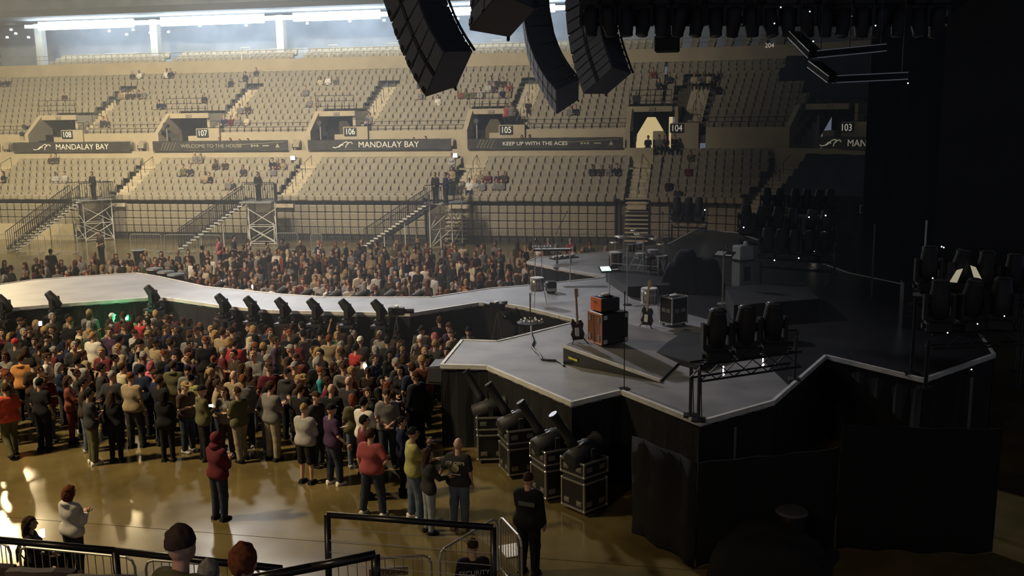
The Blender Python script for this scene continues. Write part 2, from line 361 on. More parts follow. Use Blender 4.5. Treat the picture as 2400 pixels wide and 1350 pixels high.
for px, py in ((575, 112), (780, 108), (920, 108), (1165, 100)):           # pale stair-head rails
    p = PY(px, py, 72.9); q = MB(); w_ = .36
    q.path([(p.x-w_, 72.9, 11.3), (p.x-w_, 72.9, 12.95), (p.x+w_, 72.9, 12.95), (p.x+w_, 72.9, 12.2)], .04, 6)
    q.build('stair_head_rail', M_WHITE, label='pale hoop rail at the balcony stair head above %s' % {575: 'the second portal', 780: 'the third portal', 920: 'the third stairs', 1165: 'the fourth portal'}[px], cat='railing')
def ribbon(x0, x1, th, name, lab):
    a, b = PY(x0, 63-.04*(x0-60), 73.8), PY(x1, 63-.04*(x1-60), 73.8)
    MB().box(((a.x+b.x)/2, 73.8, 15.22), (b.x-a.x, .25, th)).build(name, M_LED, label=lab, cat='light strip')
for a, b, t, l in ((60, 92, .24, 'short thin end of the bright light strip at its far left end'), (92, 312, .62, 'bright white light strip, leftmost long piece'), (312, 378, .3, 'thin bright joint between the two leftmost light strips'),
                   (378, 618, .66, 'bright white light strip, second long piece'), (618, 688, .3, 'thin bright joint between second and third long light strips'), (688, 890, .62, 'bright white light strip, third long piece, ending at the array'),
                   (890, 1018, .3, 'thin light strip partly behind the big loudspeaker array'), (1018, 1200, .55, 'bright light strip between loudspeaker arrays'), (1245, 1300, .55, 'short bright light strip between two curved arrays'),
                   (1300, 1335, .3, 'thin light strip tail beside the curved array'), (1395, 1410, .5, 'small bright light strip end beside the dark lighting rig')):
    ribbon(a, b, t, 'light_strip', l)
for k, (px, py) in enumerate(((26, 70), (37, 79), (17, 88), (67, 88), (256, 73), (312, 70), (297, 81), (352, 77), (395, 75), (468, 61), (577, 60), (720, 55), (1073, 44), (1267, 37), (1275, 44), (1285, 53), (1403, 33), (1409, 42), (820, 50), (900, 48))):
    p = PY(px, py, 76.5); z = min(p.z, 15.6)
    MB().lathe([(.11, z-.05), (.11, z+.06), (.05, z+.1)], 8, Matrix.Translation((p.x, 76.5, 0))).build('downlight', M_LEDW, label='small round white downlight under the concourse ceiling', cat='downlight', group='concourse downlights')
# ------------------------------------------------------------------ seats
def seat_meshes():
    b = MB(); n = 5                                     # back: slightly curved padded shell
    for face, y in ((0, .0), (1, .07)):
        for i in range(n):
            for z in (.3, .6, .88): t = i/(n-1)-.5; b.v.append((t*(.5 if z > .4 else .47), y+.06*(1-4*t*t)*1-.02+(z-.36)*.16, z-(.03 if z > .8 and abs(t) > .4 else 0)))
    g = lambda s, i, j: s*n*3+i*3+j
    for i in range(n-1):
        for j in range(2): b.f += [(g(0, i, j), g(0, i+1, j), g(0, i+1, j+1), g(0, i, j+1)), (g(1, i, j), g(1, i, j+1), g(1, i+1, j+1), g(1, i+1, j))]
        b.f += [(g(0, i, 2), g(0, i+1, 2), g(1, i+1, 2), g(1, i, 2)), (g(0, i+1, 0), g(0, i, 0), g(1, i, 0), g(1, i+1, 0))]
    for j in range(2): b.f += [(g(0, 0, j), g(0, 0, j+1), g(1, 0, j+1), g(1, 0, j)), (g(0, n-1, j+1), g(0, n-1, j), g(1, n-1, j), g(1, n-1, j+1))]
    b.mi = [0]*len(b.f)
    p = MB(); p.box(0, (.43, .07, .4), M=Matrix.Translation((0, -.1, .56)) @ Matrix.Rotation(R(-14), 4, 'X')); 
    l = MB(); l.box((-.25, -.02, .33), (.04, .3, .05)); l.box((-.25, .0, .45), (.035, .34, .3)); l.box((-.25, .03, .16), (.05, .06, .34))
    return b, p, l
_b, _p, _l = seat_meshes()
ME_BACK, ME_PAN, ME_LEG = _b.mesh('backrest', M_SEAT), _p.mesh('seat_pan', M_SEAT), _l.mesh('seat_standard', M_SEATD)
SEATN = MB(); NSEAT = [0]
def seat(u, off, z, lab, grp, single):
    M = FM(u, off, z)
    if single:
        e = empty('stadium_seat', label=lab, cat='seat', group=grp); e.matrix_world = M; NSEAT[0] += 1
        for nm, me in (('backrest', ME_BACK), ('seat_pan', ME_PAN), ('seat_standard', ME_LEG)): link(nm, me, e)
    else:
        for k, q in ((0, _b), (0, _p), (1, _l)): SEATN.k = k; SEATN.add([M @ Vector(v) for v in q.v], q.f)
SW = .535
def seat_us(a, b, o):
    st = lambda u: SW if u <= XS else SW*RA/(RA+o)
    u = a+.08; out = []
    while u+st(u) <= b-.03: out.append(u+st(u)/2); u += st(u)
    return out
LAS = sorted((v[0], v[1]) for v in SEC.values()); UAS = sorted((v[2]-.2, v[5]) for v in SEC.values()); UA2 = sorted((v[4], v[5]) for v in SEC.values())
secname = lambda u: '%s block from the left' % ('first' if u < -38 else 'second' if u < -26 else 'third' if u < -15 else 'fourth' if u < -4 else 'fifth')
COV_L = lambda u, i: u > 3.2
COV_U = lambda u, j: u > (1.2 if j > 7 else 2.2 if j > 5 else 3.1-.0*j)
for i, (o, z) in enumerate(LROW):
    for a, b in segs(LAS, -53, 9):
        for u in seat_us(a, b, o):
            if COV_L(u, i): continue
            seat(u, o-.1, z, 'tan folding seat, %s row of the lower stand, %s' % (('front', 'second', 'third', 'fourth', 'fifth', 'sixth')[i], secname(u)),
                 'lower stand seats, %s row, %s' % (('front', 'second', 'third', 'fourth', 'fifth', 'sixth')[i], secname(u)), (i < 4 and u > -38))
for j, (o, z) in enumerate(UROW):
    for a, b in segs(UAS if j < 4 else UA2 if j < 9 else [], -58, 9):
        for u in seat_us(a, b, o):
            if not COV_U(u, j): seat(u, o-.1, z, '', '', False)
for u in seat_us(-3.5, 2.0, 5.4): seat(u, 5.35, 4.48, '', '', False)
# cross-aisle row behind the banners and dark balcony seats
for a, b in segs([(v[2]-.3, v[5]+.4) for v in SEC.values()]+[(-3.6, 2.2)], -52, 8):
    for k in range(int((b-a)/1.0)): seat(a+.4+k*1.0, 5.55, 5.22, '', '', False)
for j in range(4):
    for k in range(118):
        u = -55+SW*k
        if k % 21 > 1: seat(u, 16.6+.8*j, 11.2+.3*j, '', '', False)
SEATN.build('seating', [M_SEAT, M_SEATD], label='rows of tan folding stadium seats filling the far stands', cat='seats', kind='stuff')
# retracted telescopic seating below the lower stand: columns of folded seat panels
pm = bevelbox((.5, .12, .43), .035).mesh('folded_seat', M_SEAT); tm = bevelbox((.5, .34, .36), .07).mesh('top_folded_seat', M_SEAT)
M_COLUMN = mat('dark_seat_frame', (.045, .035, .025), .6)
for nm, a, b in (('leftmost, beside the first stair tower', -56, -40.3), ('between first and second stair towers', -38.2, -28.2), ('between second and third stair towers', -26.6, -16.8), ('beyond the third stair tower', -15.6, -5.2), ('behind the drum kit', -3.4, 2.0)):
    e = empty('telescopic_seating', label='folded bank of telescopic seats %s' % nm, cat='seating bank')
    q = MB(); ul = us(a, b, .6)
    n = int((b-a)/SW)
    for k in range(n+1): u = a+SW*k; q.box(0, (.03, .1, 2.6), M=FM(u, .26, 1.35))
    for u0, u1 in zip(ul, ul[1:]): q.box(0, (u1-u0+.05, .1, 2.7), M=FM((u0+u1)/2, .4, 1.3))
    q.build('bank_frame', M_COLUMN, e)
    for k in range(n):
        u = a+SW*(k+.5)
        link('folded_seat', tm, e, M=FM(u, .1, 2.66+random.uniform(-.015, .015)))
        for r in range(4): link('folded_seat', pm, e, M=FM(u, .28-.04*math.sin((r+.5)*.8), .62+.465*r) @ Matrix.Rotation(R(8), 4, 'X'))
    q = MB(); zt = .95                                        # picket fence in front
    for u0, u1 in zip(ul, ul[1:]):
        for h in (.08, zt): q.tube(FM(u0, -.45, h) @ Vector(), FM(u1, -.45, h) @ Vector(), .025, 4)
    for k in range(int((b-a)/.14)): u = a+.14*k; q.tube(FM(u, -.45, .05) @ Vector(), FM(u, -.45, zt) @ Vector(), .012, 4)
    q.build('picket_fence', M_BLKM, label='low dark picket fence in front of folded seats %s' % nm, cat='fence')
# lowest flights of the aisles in front of the folded banks
for nm, u in (('104', -4.2), ('105', -15.0)):
    e = empty('stair_flight_floor', kind='structure')
    for k in range(11): MB().box(0, (1.35, .3, .06), M=FM(u, .02+.05*k, .25+.24*k)).build('stair_step', M_STEP, e)
    MB().box(0, (1.5, .1, 2.6), M=FM(u, .75, 1.3)).build('stair_back', M_COLUMN, e)
strip([(.5, 0), (.6, 0), (.6, 2.3), (.5, 2.3)], U0, U1, 'wall_stand_front', M_COLUMN, kind='structure')
MB().box(PY(30, 545, 55.6), (9, .1, 1.2)).build('floor_barrier_wall', M_CONC, kind='structure')
# black covers over empty seat blocks beside the stage end
def cover(rows, fu0, fu1, lab, nm='seat_cover'):
    q = MB(); N = 14; vs = []
    for r, (o, z) in enumerate(rows):
        a, b = fu0(r), fu1(r)
        for h, (do, dz) in enumerate(((-.45, .5), (.0, 1.02))):
            for i in range(N+1):
                u = a+(b-a)*i/N; p = FM(u, o+do, z+dz+.03*math.sin(i*2.1+r*1.3)) @ Vector(); vs.append(tuple(p))
    k = N+1
    fs = [(j*k+i, j*k+i+1, (j+1)*k+i+1, (j+1)*k+i) for j in range(len(rows)*2-1) for i in range(N)]
    o = q.add(vs, fs).build(nm, M_DRAPEN, label=lab, cat='seat cover'); s = o.modifiers.new('s', 'SOLIDIFY'); s.thickness = .03; return o
cover(LROW, lambda r: 3.5-.02*r, lambda r: 9.5, 'black cover over the lower seats under the 103 banner')
cover(UROW, lambda r: (2.2 if r < 5 else 1.7 if r < 7 else .6)+.1*(r % 2), lambda r: 2.6 if r < 4 else 4.6, 'black cover over upper seats beside the 103 portal')
# ================================================================== the stage
HS = 2.0
dz = lambda L, z=HS: [PZ(x, y, z) for x, y in L]
FARE = [(-30, 674), (0, 667), (70, 657), (160, 650), (320, 640), (370, 648), (480, 672), (660, 690), (760, 697), (1010, 697), (1150, 676), (1250, 668), (1405, 652)]
NEARE = [(1360, 752), (1230, 720), (1165, 710), (1120, 710), (960, 735), (640, 728), (530, 718), (405, 700), (365, 697), (240, 706), (100, 716), (16, 723), (-4, 690)]
stage = empty('stage', label='large zigzag grey concert stage with black skirt and long catwalk', cat='stage')
def panel(pts, z=HS, th=.12, parent=stage, m=M_DECK):
    return MB().prism([(p.x, p.y) for p in pts], z-th, z).build('deck_panel', m, parent)
bst = dz([(-30, 674), (0, 667), (70, 657), (160, 650), (320, 640), (370, 648), (405, 700), (365, 697), (240, 706), (100, 716), (16, 723), (-4, 690)])
panel(bst)
cuts = [((370, 648), (405, 700)), ((480, 672), (530, 718)), ((660, 690), (640, 728)), ((760, 697), (800, 732)), ((1010, 697), (960, 735)), ((1150, 676), (1120, 710)), ((1250, 668), (1165, 710)), ((1405, 652), (1230, 720))]
for (a, b), (c, d) in zip(cuts, cuts[1:]): panel(dz([a, c, d, b]))
panel(dz([(1405, 652), (1419, 648), (1480, 700), (1360, 752), (1230, 720)]))
MAIN = [(1035, 855), (1142, 858), (1340, 943), (1455, 915), (1640, 988), (1812, 940), (1935, 833), (2165, 888), (2330, 830), (2230, 690), (1990, 640), (1730, 546), (1635, 537), (1565, 573), (1430, 590), (1260, 603), (1236, 614), (1300, 627), (1419, 648), (1480, 700), (1360, 752), (1200, 792), (1165, 800), (1083, 797)]
# the main deck, split along its joints
panel(dz([(1083, 797), (1165, 800), (1200, 792), (1260, 780), (1142, 858), (1035, 855)]))
panel(dz([(1260, 780), (1360, 752), (1480, 785), (1320, 830), (1465, 915), (1455, 915), (1340, 943), (1142, 858)]))
panel(dz([(1320, 830), (1480, 785), (1620, 875), (1465, 915)]))
panel(dz([(1465, 915), (1620, 875), (1850, 905), (1812, 940), (1640, 988)]))
panel(dz([(1360, 752), (1480, 700), (1700, 760), (1850, 905), (1620, 875), (1480, 785)]))
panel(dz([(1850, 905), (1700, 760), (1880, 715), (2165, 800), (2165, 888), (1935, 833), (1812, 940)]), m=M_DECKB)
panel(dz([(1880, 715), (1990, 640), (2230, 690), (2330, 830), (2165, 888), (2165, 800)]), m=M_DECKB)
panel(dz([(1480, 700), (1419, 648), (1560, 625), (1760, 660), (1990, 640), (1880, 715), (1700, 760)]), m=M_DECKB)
panel(dz([(1419, 648), (1300, 627), (1236, 614), (1260, 603), (1430, 590), (1560, 625)]))
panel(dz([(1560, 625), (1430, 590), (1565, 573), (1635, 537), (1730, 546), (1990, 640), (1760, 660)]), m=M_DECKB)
OUT = dz(FARE) ; LOOP = dz(FARE[::-1]+[(-4, 690)]+NEARE[::-1][1:]+[(1200, 792), (1165, 800), (1083, 797)]+MAIN[:18]+[(1419, 648)])
M_TRIM = mat('scuffed_white_edge_tape', (.62, .6, .56), .55, var=.15, scale=4)
def skirt(a, b, z1, parent, m=M_DRAPE, z0=.0):
    L = (b-a).length; n = max(2, int(L/.16)); d = (b-a).normalized(); nn = Vector((-d.y, d.x, 0)); vs = []
    for i in range(n+1):
        w_ = .035*math.sin(i*1.9)+.02*math.sin(i*.73); p = a+(b-a)*(i/n)
        for z, k in ((z0, 1.2), (z1*.5, .9), (z1, .2)): q = p+nn*w_*k; vs.append((q.x, q.y, z))
    fs = [(i*3+j, (i+1)*3+j, (i+1)*3+j+1, i*3+j+1) for i in range(n) for j in range(2)]
    MB().add(vs, fs).build('skirt', m, parent)
for a, b in zip(LOOP, LOOP[1:]+LOOP[:1]):
    if (b-a).length < .05: continue
    skirt(a, b, HS-.1, stage)
    d = (b-a); c = (a+b)/2; M = frame(Vector((c.x, c.y, HS-.03)), d, (0, 0, 1))
    MB().box(0, (d.length+.03, .07, .1), M=M).build('edge_trim', M_TRIM, stage)
# raked amp riser: full height at its near-left end, level with the deck at the far end
A, B = PZ(1320, 812, HS+.42), PZ(1548, 893, HS+.03); C_, D_ = PZ(1640, 800, HS+.03), PZ(1440, 752, HS+.42)
rs = empty('amp_riser', label='raked black riser with white front edge under the orange amplifier', cat='riser')
zt = {0: A.z, 1: B.z, 2: C_.z, 3: D_.z}; pl = [A, B, C_, D_]
q = MB(); vs = [(p.x, p.y, HS) for p in pl]+[(p.x, p.y, p.z) for p in pl]
q.add(vs, [(0, 1, 5, 4), (1, 2, 6, 5), (2, 3, 7, 6), (3, 0, 4, 7), (4, 5, 6, 7)]).build('riser_body', mat('glossy_black_riser', (.03, .03, .03), .2), rs)
q = MB(); q.add([p+Vector((0, 0, .012)) for p in pl]+[p for p in pl], [(0, 1, 2, 3), (0, 4, 5, 1), (1, 5, 6, 2), (2, 6, 7, 3), (3, 7, 4, 0)]).build('riser_top', M_DECK, rs)
MB().box(0, ((B-A).length, .07, .06), M=frame((A+B)/2+Vector((0, 0, .01)), B-A, (0, 0, 1))).build('edge_trim', M_TRIM, rs)
q = MB()
for t, l in ((.1, .16), (.14, .13)):
    p = A+(B-A)*t-Vector((0, 0, .2)); q.box(0, (l, .012, .05), M=frame(p+Vector((-.02, -.03, 0)), B-A, (0, 0, 1)))
q.build('yellow_tape', mat('yellow_warning_tape', (.7, .65, .1), .6), rs)
# lower dark plinth on the right of the amps
P4 = dz([(1505, 818), (1605, 772), (1760, 812), (1640, 858)], HS+.12)
MB().prism([(p.x, p.y) for p in P4], HS+.002, HS+.14).build('floor_plinth', M_BLKM, label='low square black plinth on stage behind the truss of moving lights', cat='plinth')
# ================================================================== people
def caps(P, a, b, ra, rb, sy=1.):
    a = np.array(a, np.float32); b = np.array(b, np.float32); Q = P
    if sy != 1: s = np.array((1, 1/sy, 1), np.float32); Q = P*s; a = a*s; b = b*s
    d = b-a; L = float(d @ d) + 1e-9; h = np.clip((Q-a) @ d/L, 0, 1)
    v = Q-a-h[:, None]*d; r = np.sqrt(np.einsum('ij,ij->i', v, v))-(ra+(rb-ra)*h)
    return r*(.5+.5*sy)
def ell(P, c, r): r = np.array(r, np.float32); return (np.linalg.norm((P-np.array(c, np.float32))/r, axis=1)-1)*r.min()
def smin(a, b, k): h = np.clip(.5+.5*(b-a)/k, 0, 1); return b+(a-b)*h-k*h*(1-h)
def nets(f, lo, hi, h):
    lo = np.array(lo, np.float32); n = np.ceil((np.array(hi)-lo)/h).astype(int)+1
    ax = [lo[i]+h*np.arange(n[i], dtype=np.float32) for i in range(3)]
    G = np.stack(np.meshgrid(*ax, indexing='ij'), -1).reshape(-1, 3); D = f(G).reshape(n); I = D < 0
    acc = np.zeros((*(n-1), 3), np.float32); cnt = np.zeros(n-1, np.float32)
    for a in range(3):
        s0 = [slice(None)]*3; s1 = [slice(None)]*3; s0[a] = slice(0, -1); s1[a] = slice(1, None)
        d0, d1 = D[tuple(s0)], D[tuple(s1)]; x = (I[tuple(s0)] != I[tuple(s1)]).astype(np.float32)
        t = np.where(x > 0, d0/np.where(np.abs(d0-d1) < 1e-9, 1, d0-d1), 0)
        o = [i for i in range(3) if i != a]
        for da in (0, 1):
            for db in (0, 1):
                s = [slice(None)]*3; s[o[0]] = slice(da, n[o[0]]-1+da); s[o[1]] = slice(db, n[o[1]]-1+db); s = tuple(s)
                cnt += x[s]; acc[..., a] += t[s]; acc[..., o[0]] += da*x[s]; acc[..., o[1]] += db*x[s]
    m = cnt > 0; idx = -np.ones(n-1, int); idx[m] = np.arange(m.sum())
    V = (np.argwhere(m)+acc[m]/cnt[m][:, None])*h+lo; Fs = []
    for a in range(3):
        b, c = (a+1) % 3, (a+2) % 3
        s0 = [slice(1, -1)]*3; s1 = [slice(1, -1)]*3; s0[a] = slice(0, -1); s1[a] = slice(1, None)
        i0, i1 = I[tuple(s0)], I[tuple(s1)]
        for sg in (0, 1):
            E_ = np.argwhere((i0 & ~i1) if sg == 0 else (~i0 & i1)); off = np.ones(3, int); off[a] = 0; E_ = E_+off
            eb = np.zeros(3, int); eb[b] = 1; ec = np.zeros(3, int); ec[c] = 1
            q = [idx[tuple((E_-x).T)] for x in (eb+ec, ec, 0*eb, eb)]
            if sg: q = q[::-1]
            Fs.append(np.stack(q, 1))
    Fq = np.concatenate(Fs); Fq = Fq[(Fq >= 0).all(1)]
    return V, Fq
ARM = {'down': ((.235, -.03, 1.12), (.235, .05, .88)), 'pocket': ((.275, -.07, 1.13), (.19, .06, .93)), 'cross': ((.235, .04, 1.12), (-.04, .18, 1.16)),
       'phone': ((.21, .07, 1.1), (.05, .25, 1.17)), 'up': ((.27, .1, 1.52), (.2, .13, 1.77)), 'hip': ((.33, -.07, 1.15), (.18, .04, 1.0)),
       'fwd': ((.21, .15, 1.16), (.13, .38, 1.14)), 'clasp': ((.23, .02, 1.1), (.02, .2, 1.0)), 'side': ((.3, -.02, 1.13), (.42, .12, .95)), 'lap': ((.22, .06, 1.13), (.1, .28, 1.02))}
LEG = {'stand': (((.1, .01, .5), (.11, -.02, .08)), ((-.1, .01, .5), (-.11, -.02, .08))), 'wide': (((.15, .02, .5), (.2, -.02, .08)), ((-.15, .02, .5), (-.2, -.02, .08))),
       'walk': (((.1, .13, .52), (.1, .1, .08)), ((-.1, .02, .5), (-.1, -.22, .12))), 'contra': (((.1, .07, .5), (.14, .06, .08)), ((-.085, -.01, .5), (-.08, -.04, .08)))}
def skeleton(arms, legs, fem, sit=False):
    A = []
    for s, k in ((1, arms[0]), (-1, arms[1])):
        e, w_ = ARM[k]; sh = .148 if fem else .168
        A.append([(s*sh, 0, 1.385), (s*(e[0]-.02*fem), e[1], e[2]), (s*(w_[0]), w_[1], w_[2])])
    if sit: Lg = [[(s*.085, 0, .93), (s*.12, .42, .95), (s*.11, .4, .53)] for s in (1, -1)]
    else: Lg = [[(s*.085, 0, .9), k, a] for s, (k, a) in zip((1, -1), LEG[legs])]
    return A, Lg
def torso(P, fem, g=0.):
    w_ = .02 if fem else 0
    d = caps(P, (-.07-w_*.6, -.005, .95), (.07+w_*.6, -.005, .95), .125+g, .125+g, .8)
    d = smin(d, caps(P, (0, 0, 1.02), (0, 0, 1.2), .154-w_*1.5+g, .152-w_*1.4+g, .74), .06)
    d = smin(d, caps(P, (-.07, -.005, 1.28), (.07, -.005, 1.28), .125-w_*.5+g, .125-w_*.5+g, .78), .06)
    d = smin(d, caps(P, (-.125+w_, -.01, 1.4), (.125-w_, -.01, 1.4), .056+g, .056+g), .06)
    if fem:
        for s in (1, -1): d = smin(d, ell(P, (s*.065, .09, 1.27), (.065+g, .055+g, .065+g)), .04)
    return d
def arms_sdf(P, A, g=0., up_to=2, cut=1.):
    d = None
    for sh, e, w_ in A:
        q = caps(P, sh, tuple(np.array(sh)+(np.array(e)-np.array(sh))*(cut if up_to < 2 else 1)), .056+g, .045+g)
        if up_to == 2: q = np.minimum(q, caps(P, e, w_, .044+g, .03+g))
        d = q if d is None else np.minimum(d, q)
    return d
def legs_sdf(P, Lg, g=0., shin=True):
    d = None
    for h_, k, a in Lg:
        q = caps(P, h_, k, .088+g, .06+g)
        if shin: q = smin(q, caps(P, k, a, .06+g, .042+g), .03)
        d = q if d is None else np.minimum(d, q)
    return d
def head_sdf(P):
    d = smin(ell(P, (0, .02, 1.64), (.074, .094, .108)), ell(P, (0, .05, 1.575), (.052, .058, .06)), .03)
    d = smin(d, caps(P, (0, .105, 1.655), (0, .125, 1.615), .011, .016), .015)
    for s in (1, -1):
        d = smin(d, ell(P, (s*.077, .012, 1.625), (.011, .022, .032)), .01); d = np.maximum(d, -ell(P, (s*.031, .122, 1.652), (.019, .016, .011)))
    return np.minimum(d, caps(P, (0, -.012, 1.42), (0, .012, 1.57), .056, .05))
def hand(q, w_, e, side, curl=.5):
    w_, e = Vector(w_), Vector(e); d = (w_-e).normalized(); x = Vector((0, 0, 1)).cross(d)
    x = x.normalized() if x.length > .1 else Vector((side, 0, 0)); nrm = d.cross(x).normalized()
    if abs(d.z) > .6: x = Vector((0, 1, 0)); nrm = Vector((-side, 0, 0))
    T = frame(w_+d*.045, x, nrm)
    q.box(0, (.074, .085, .03), M=T @ Matrix.Rotation(0, 4, 'Z')); yv = T.to_3x3() @ Vector((0, 1, 0)); s = 1 if yv.dot(d) > 0 else -1
    for i, L in enumerate((.05, .06, .056, .042)):
        b = T @ Vector((-.03+.02*i, s*.048, 0)); m1 = b+d*L*.55-nrm*L*.3*curl*(-1); m2 = m1+(d*(1-curl)+nrm*curl).normalized()*L*.5
        q.tube(b, m1, .0095, 5, .009); q.tube(m1, m2, .009, 5, .006)
    b = T @ Vector((-.036, -s*.02, 0)); m1 = b+d*.03-x*.035; q.tube(b, m1, .012, 5, .011); q.tube(m1, m1+d*.035+nrm*.01, .011, 5, .007)
def np_mesh(name, V, Fq, mats, mi=None, smooth=True):
    me = bpy.data.meshes.new(name); me.from_pydata(V.tolist(), [], Fq.tolist())
    for q in mats: me.materials.append(q)
    if mi is not None: me.polygons.foreach_set('material_index', np.asarray(mi, np.int32))
    if smooth: me.polygons.foreach_set('use_smooth', np.ones(len(Fq), bool))
    me.update(); return me
SKINS = [mat('skin_light', (.5, .3, .2), .6, var=.05), mat('skin_tan', (.38, .22, .14), .6, var=.05), mat('skin_brown', (.2, .11, .065), .6, var=.05)]
M_EYE = mat('dark_eye', (.02, .015, .012), .3); M_LIP = mat('lip', (.35, .12, .1), .5)
PAL = {'black': (.012, .012, .013), 'charcoal': (.035, .034, .035), 'dark brown': (.05, .032, .022), 'navy': (.012, .018, .045), 'grey': (.16, .15, .14), 'light grey': (.36, .34, .31),
       'white': (.66, .62, .54), 'cream': (.52, .45, .3), 'tan': (.3, .23, .14), 'olive': (.1, .095, .045), 'yellow-green': (.32, .31, .1), 'red': (.36, .03, .03), 'dusty red': (.3, .07, .07),
       'maroon': (.11, .018, .025), 'orange-red': (.62, .09, .05), 'orange': (.5, .22, .07), 'pink': (.55, .12, .16), 'teal': (.03, .2, .22), 'green': (.04, .24, .05), 'purple': (.06, .03, .07),
       'denim blue': (.09, .115, .15), 'dark denim': (.03, .037, .05), 'pale denim': (.24, .26, .28), 'khaki': (.26, .22, .15), 'plaid beige': (.34, .27, .19), 'rust': (.2, .06, .035)}
CL = {k: mat('cloth_'+k.replace(' ', '_').replace('-', '_'), v, .88, var=.22, scale=7, bump=.45, spec=.2) for k, v in PAL.items()}
HAIRC = {'black': mat('hair_black', (.01, .009, .008), .9, var=.35, scale=30, bump=.6, spec=.15), 'brown': mat('hair_brown', (.045, .024, .013), .9, var=.35, scale=30, bump=.6, spec=.15), 'blonde': mat('hair_blonde', (.3, .19, .08), .9, var=.35, scale=30, bump=.6, spec=.15), 'grey': mat('hair_grey', (.25, .23, .21), .9, var=.35, scale=30, bump=.6, spec=.15), 'pink': mat('hair_pink', (.35, .1, .12), .9, var=.35, scale=30, bump=.6, spec=.15), 'white': mat('cap_white', (.7, .67, .6), .9, var=.35, scale=30, bump=.6, spec=.15), 'red': mat('cap_red', (.4, .04, .05), .9, var=.35, scale=30, bump=.6, spec=.15), 'rust': mat('hair_rust', (.14, .045, .02), .9, var=.35, scale=30, bump=.6, spec=.15)}
_cache = {}
def part_mesh(key, fn):
    if key not in _cache: _cache[key] = fn()
    return _cache[key]
def body_mesh(arms, legs, fem, sit=False, h=.027):
    def mk():
        A, Lg = skeleton(arms, legs, fem, sit)
        def f(P): return smin(smin(torso(P, fem, -.012), arms_sdf(P, A, -.006), .04), legs_sdf(P, Lg, -.008), .03)
        pts = np.array([p for a in A+Lg for p in a]); lo = pts.min(0)-.16; hi = pts.max(0)+.16; lo[2] = max(.0, lo[2]); hi[2] = max(hi[2], 1.5); lo[0] = min(lo[0], -.26); hi[0] = max(hi[0], .26)
        V, Q = nets(f, lo, hi, h); V2, Q2 = nets(head_sdf, (-.12, -.12, 1.42), (.12, .17, 1.78), .0125)
        c = V2[Q2].mean(1); mi = np.zeros(len(Q2), int)
        for s in (1, -1): mi[(np.abs(c[:, 0]-s*.031) < .02) & (np.abs(c[:, 2]-1.652) < .011) & (c[:, 1] > .07)] = 1
        mi[(np.abs(c[:, 0]) < .026) & (np.abs(c[:, 2]-1.583) < .009) & (c[:, 1] > .085)] = 2
        hm = MB()
        for (sh, e, w_), s in zip(A, (1, -1)): hand(hm, w_, e, s, .6 if arms[0] in ('phone', 'cross') else .35)
        me = bpy.data.meshes.new('person_body'); nv = len(V); nv2 = nv+len(V2)
        me.from_pydata(V.tolist()+V2.tolist()+hm.v, [], Q.tolist()+(Q2+nv).tolist()+[tuple(i+nv2 for i in f_) for f_ in hm.f])
        for q in (SKINS[0], M_EYE, M_LIP): me.materials.append(q)
        allmi = np.zeros(len(me.polygons), np.int32); allmi[len(Q):len(Q)+len(Q2)] = mi
        me.polygons.foreach_set('material_index', allmi); me.polygons.foreach_set('use_smooth', np.ones(len(me.polygons), bool)); me.update(); return me
    return part_mesh(('b', arms, legs, fem, sit), mk)
def shirt_mesh(arms, fem, sl, sit=False, h=.027):
    def mk():
        A, Lg = skeleton(arms, 'stand', fem)
        def f(P):
            g = .02 if sl != "coat" else .032
            d = smin(torso(P, fem, g)-np.clip(1.16-P[:, 2], 0, .25)*(.1 if not fem else .05), arms_sdf(P, A, .016 if sl == 'short' else .012, 1 if sl == 'short' else 2, .75), .045)
            d = np.maximum(d, (.86 if sl != 'coat' else .72)-P[:, 2])
            nk = caps(P, (0, .0, 1.44), (0, .02, 1.6), .062, .075); d = np.maximum(d, -nk)
            if sl == 'hood': d = smin(d, ell(P, (0, -.07, 1.46), (.11, .06, .05)), .03)
            if sl != 'short':
                for sh, e, w_ in A: d = np.maximum(d, -(np.linalg.norm(P-np.array(w_, np.float32), axis=1)-.045))
            return d
        pts = np.array([p for a in A for p in a]); lo = pts.min(0)-.14; hi = pts.max(0)+.12
        lo[2] = min(lo[2], .7); hi[2] = max(hi[2], 1.54); lo[0] = min(lo[0], -.26); hi[0] = max(hi[0], .26); lo[1] = min(lo[1], -.2); hi[1] = max(hi[1], .2)
        return np_mesh('shirt', *nets(f, lo, hi, h), [CL['black']])
    return part_mesh(('s', arms, fem, sl), mk)
def trouser_mesh(legs, fem, kind, sit=False, h=.027):
    def mk():
        A, Lg = skeleton(('down', 'down'), legs, fem, sit)
        def f(P):
            g = (.014 if fem else .024) if kind == 'long' else .034
            d = smin(legs_sdf(P, Lg, g, True), np.maximum(torso(P, fem, .004), P[:, 2]-1.0), .03)
            if kind == 'shorts': d = np.maximum(d, .44-P[:, 2])
            elif not sit:
                d = np.maximum(d, .07-P[:, 2])
            return d
        pts = np.array([p for a in Lg for p in a]); lo = pts.min(0)-.16; hi = pts.max(0)+.16; lo[2] = max(.02, lo[2]); hi[2] = 1.05; lo[0] = min(lo[0], -.24); hi[0] = max(hi[0], .24)
        return np_mesh('trousers', *nets(f, lo, hi, h), [CL['black']])
    return part_mesh(('t', legs, fem, kind, sit), mk)
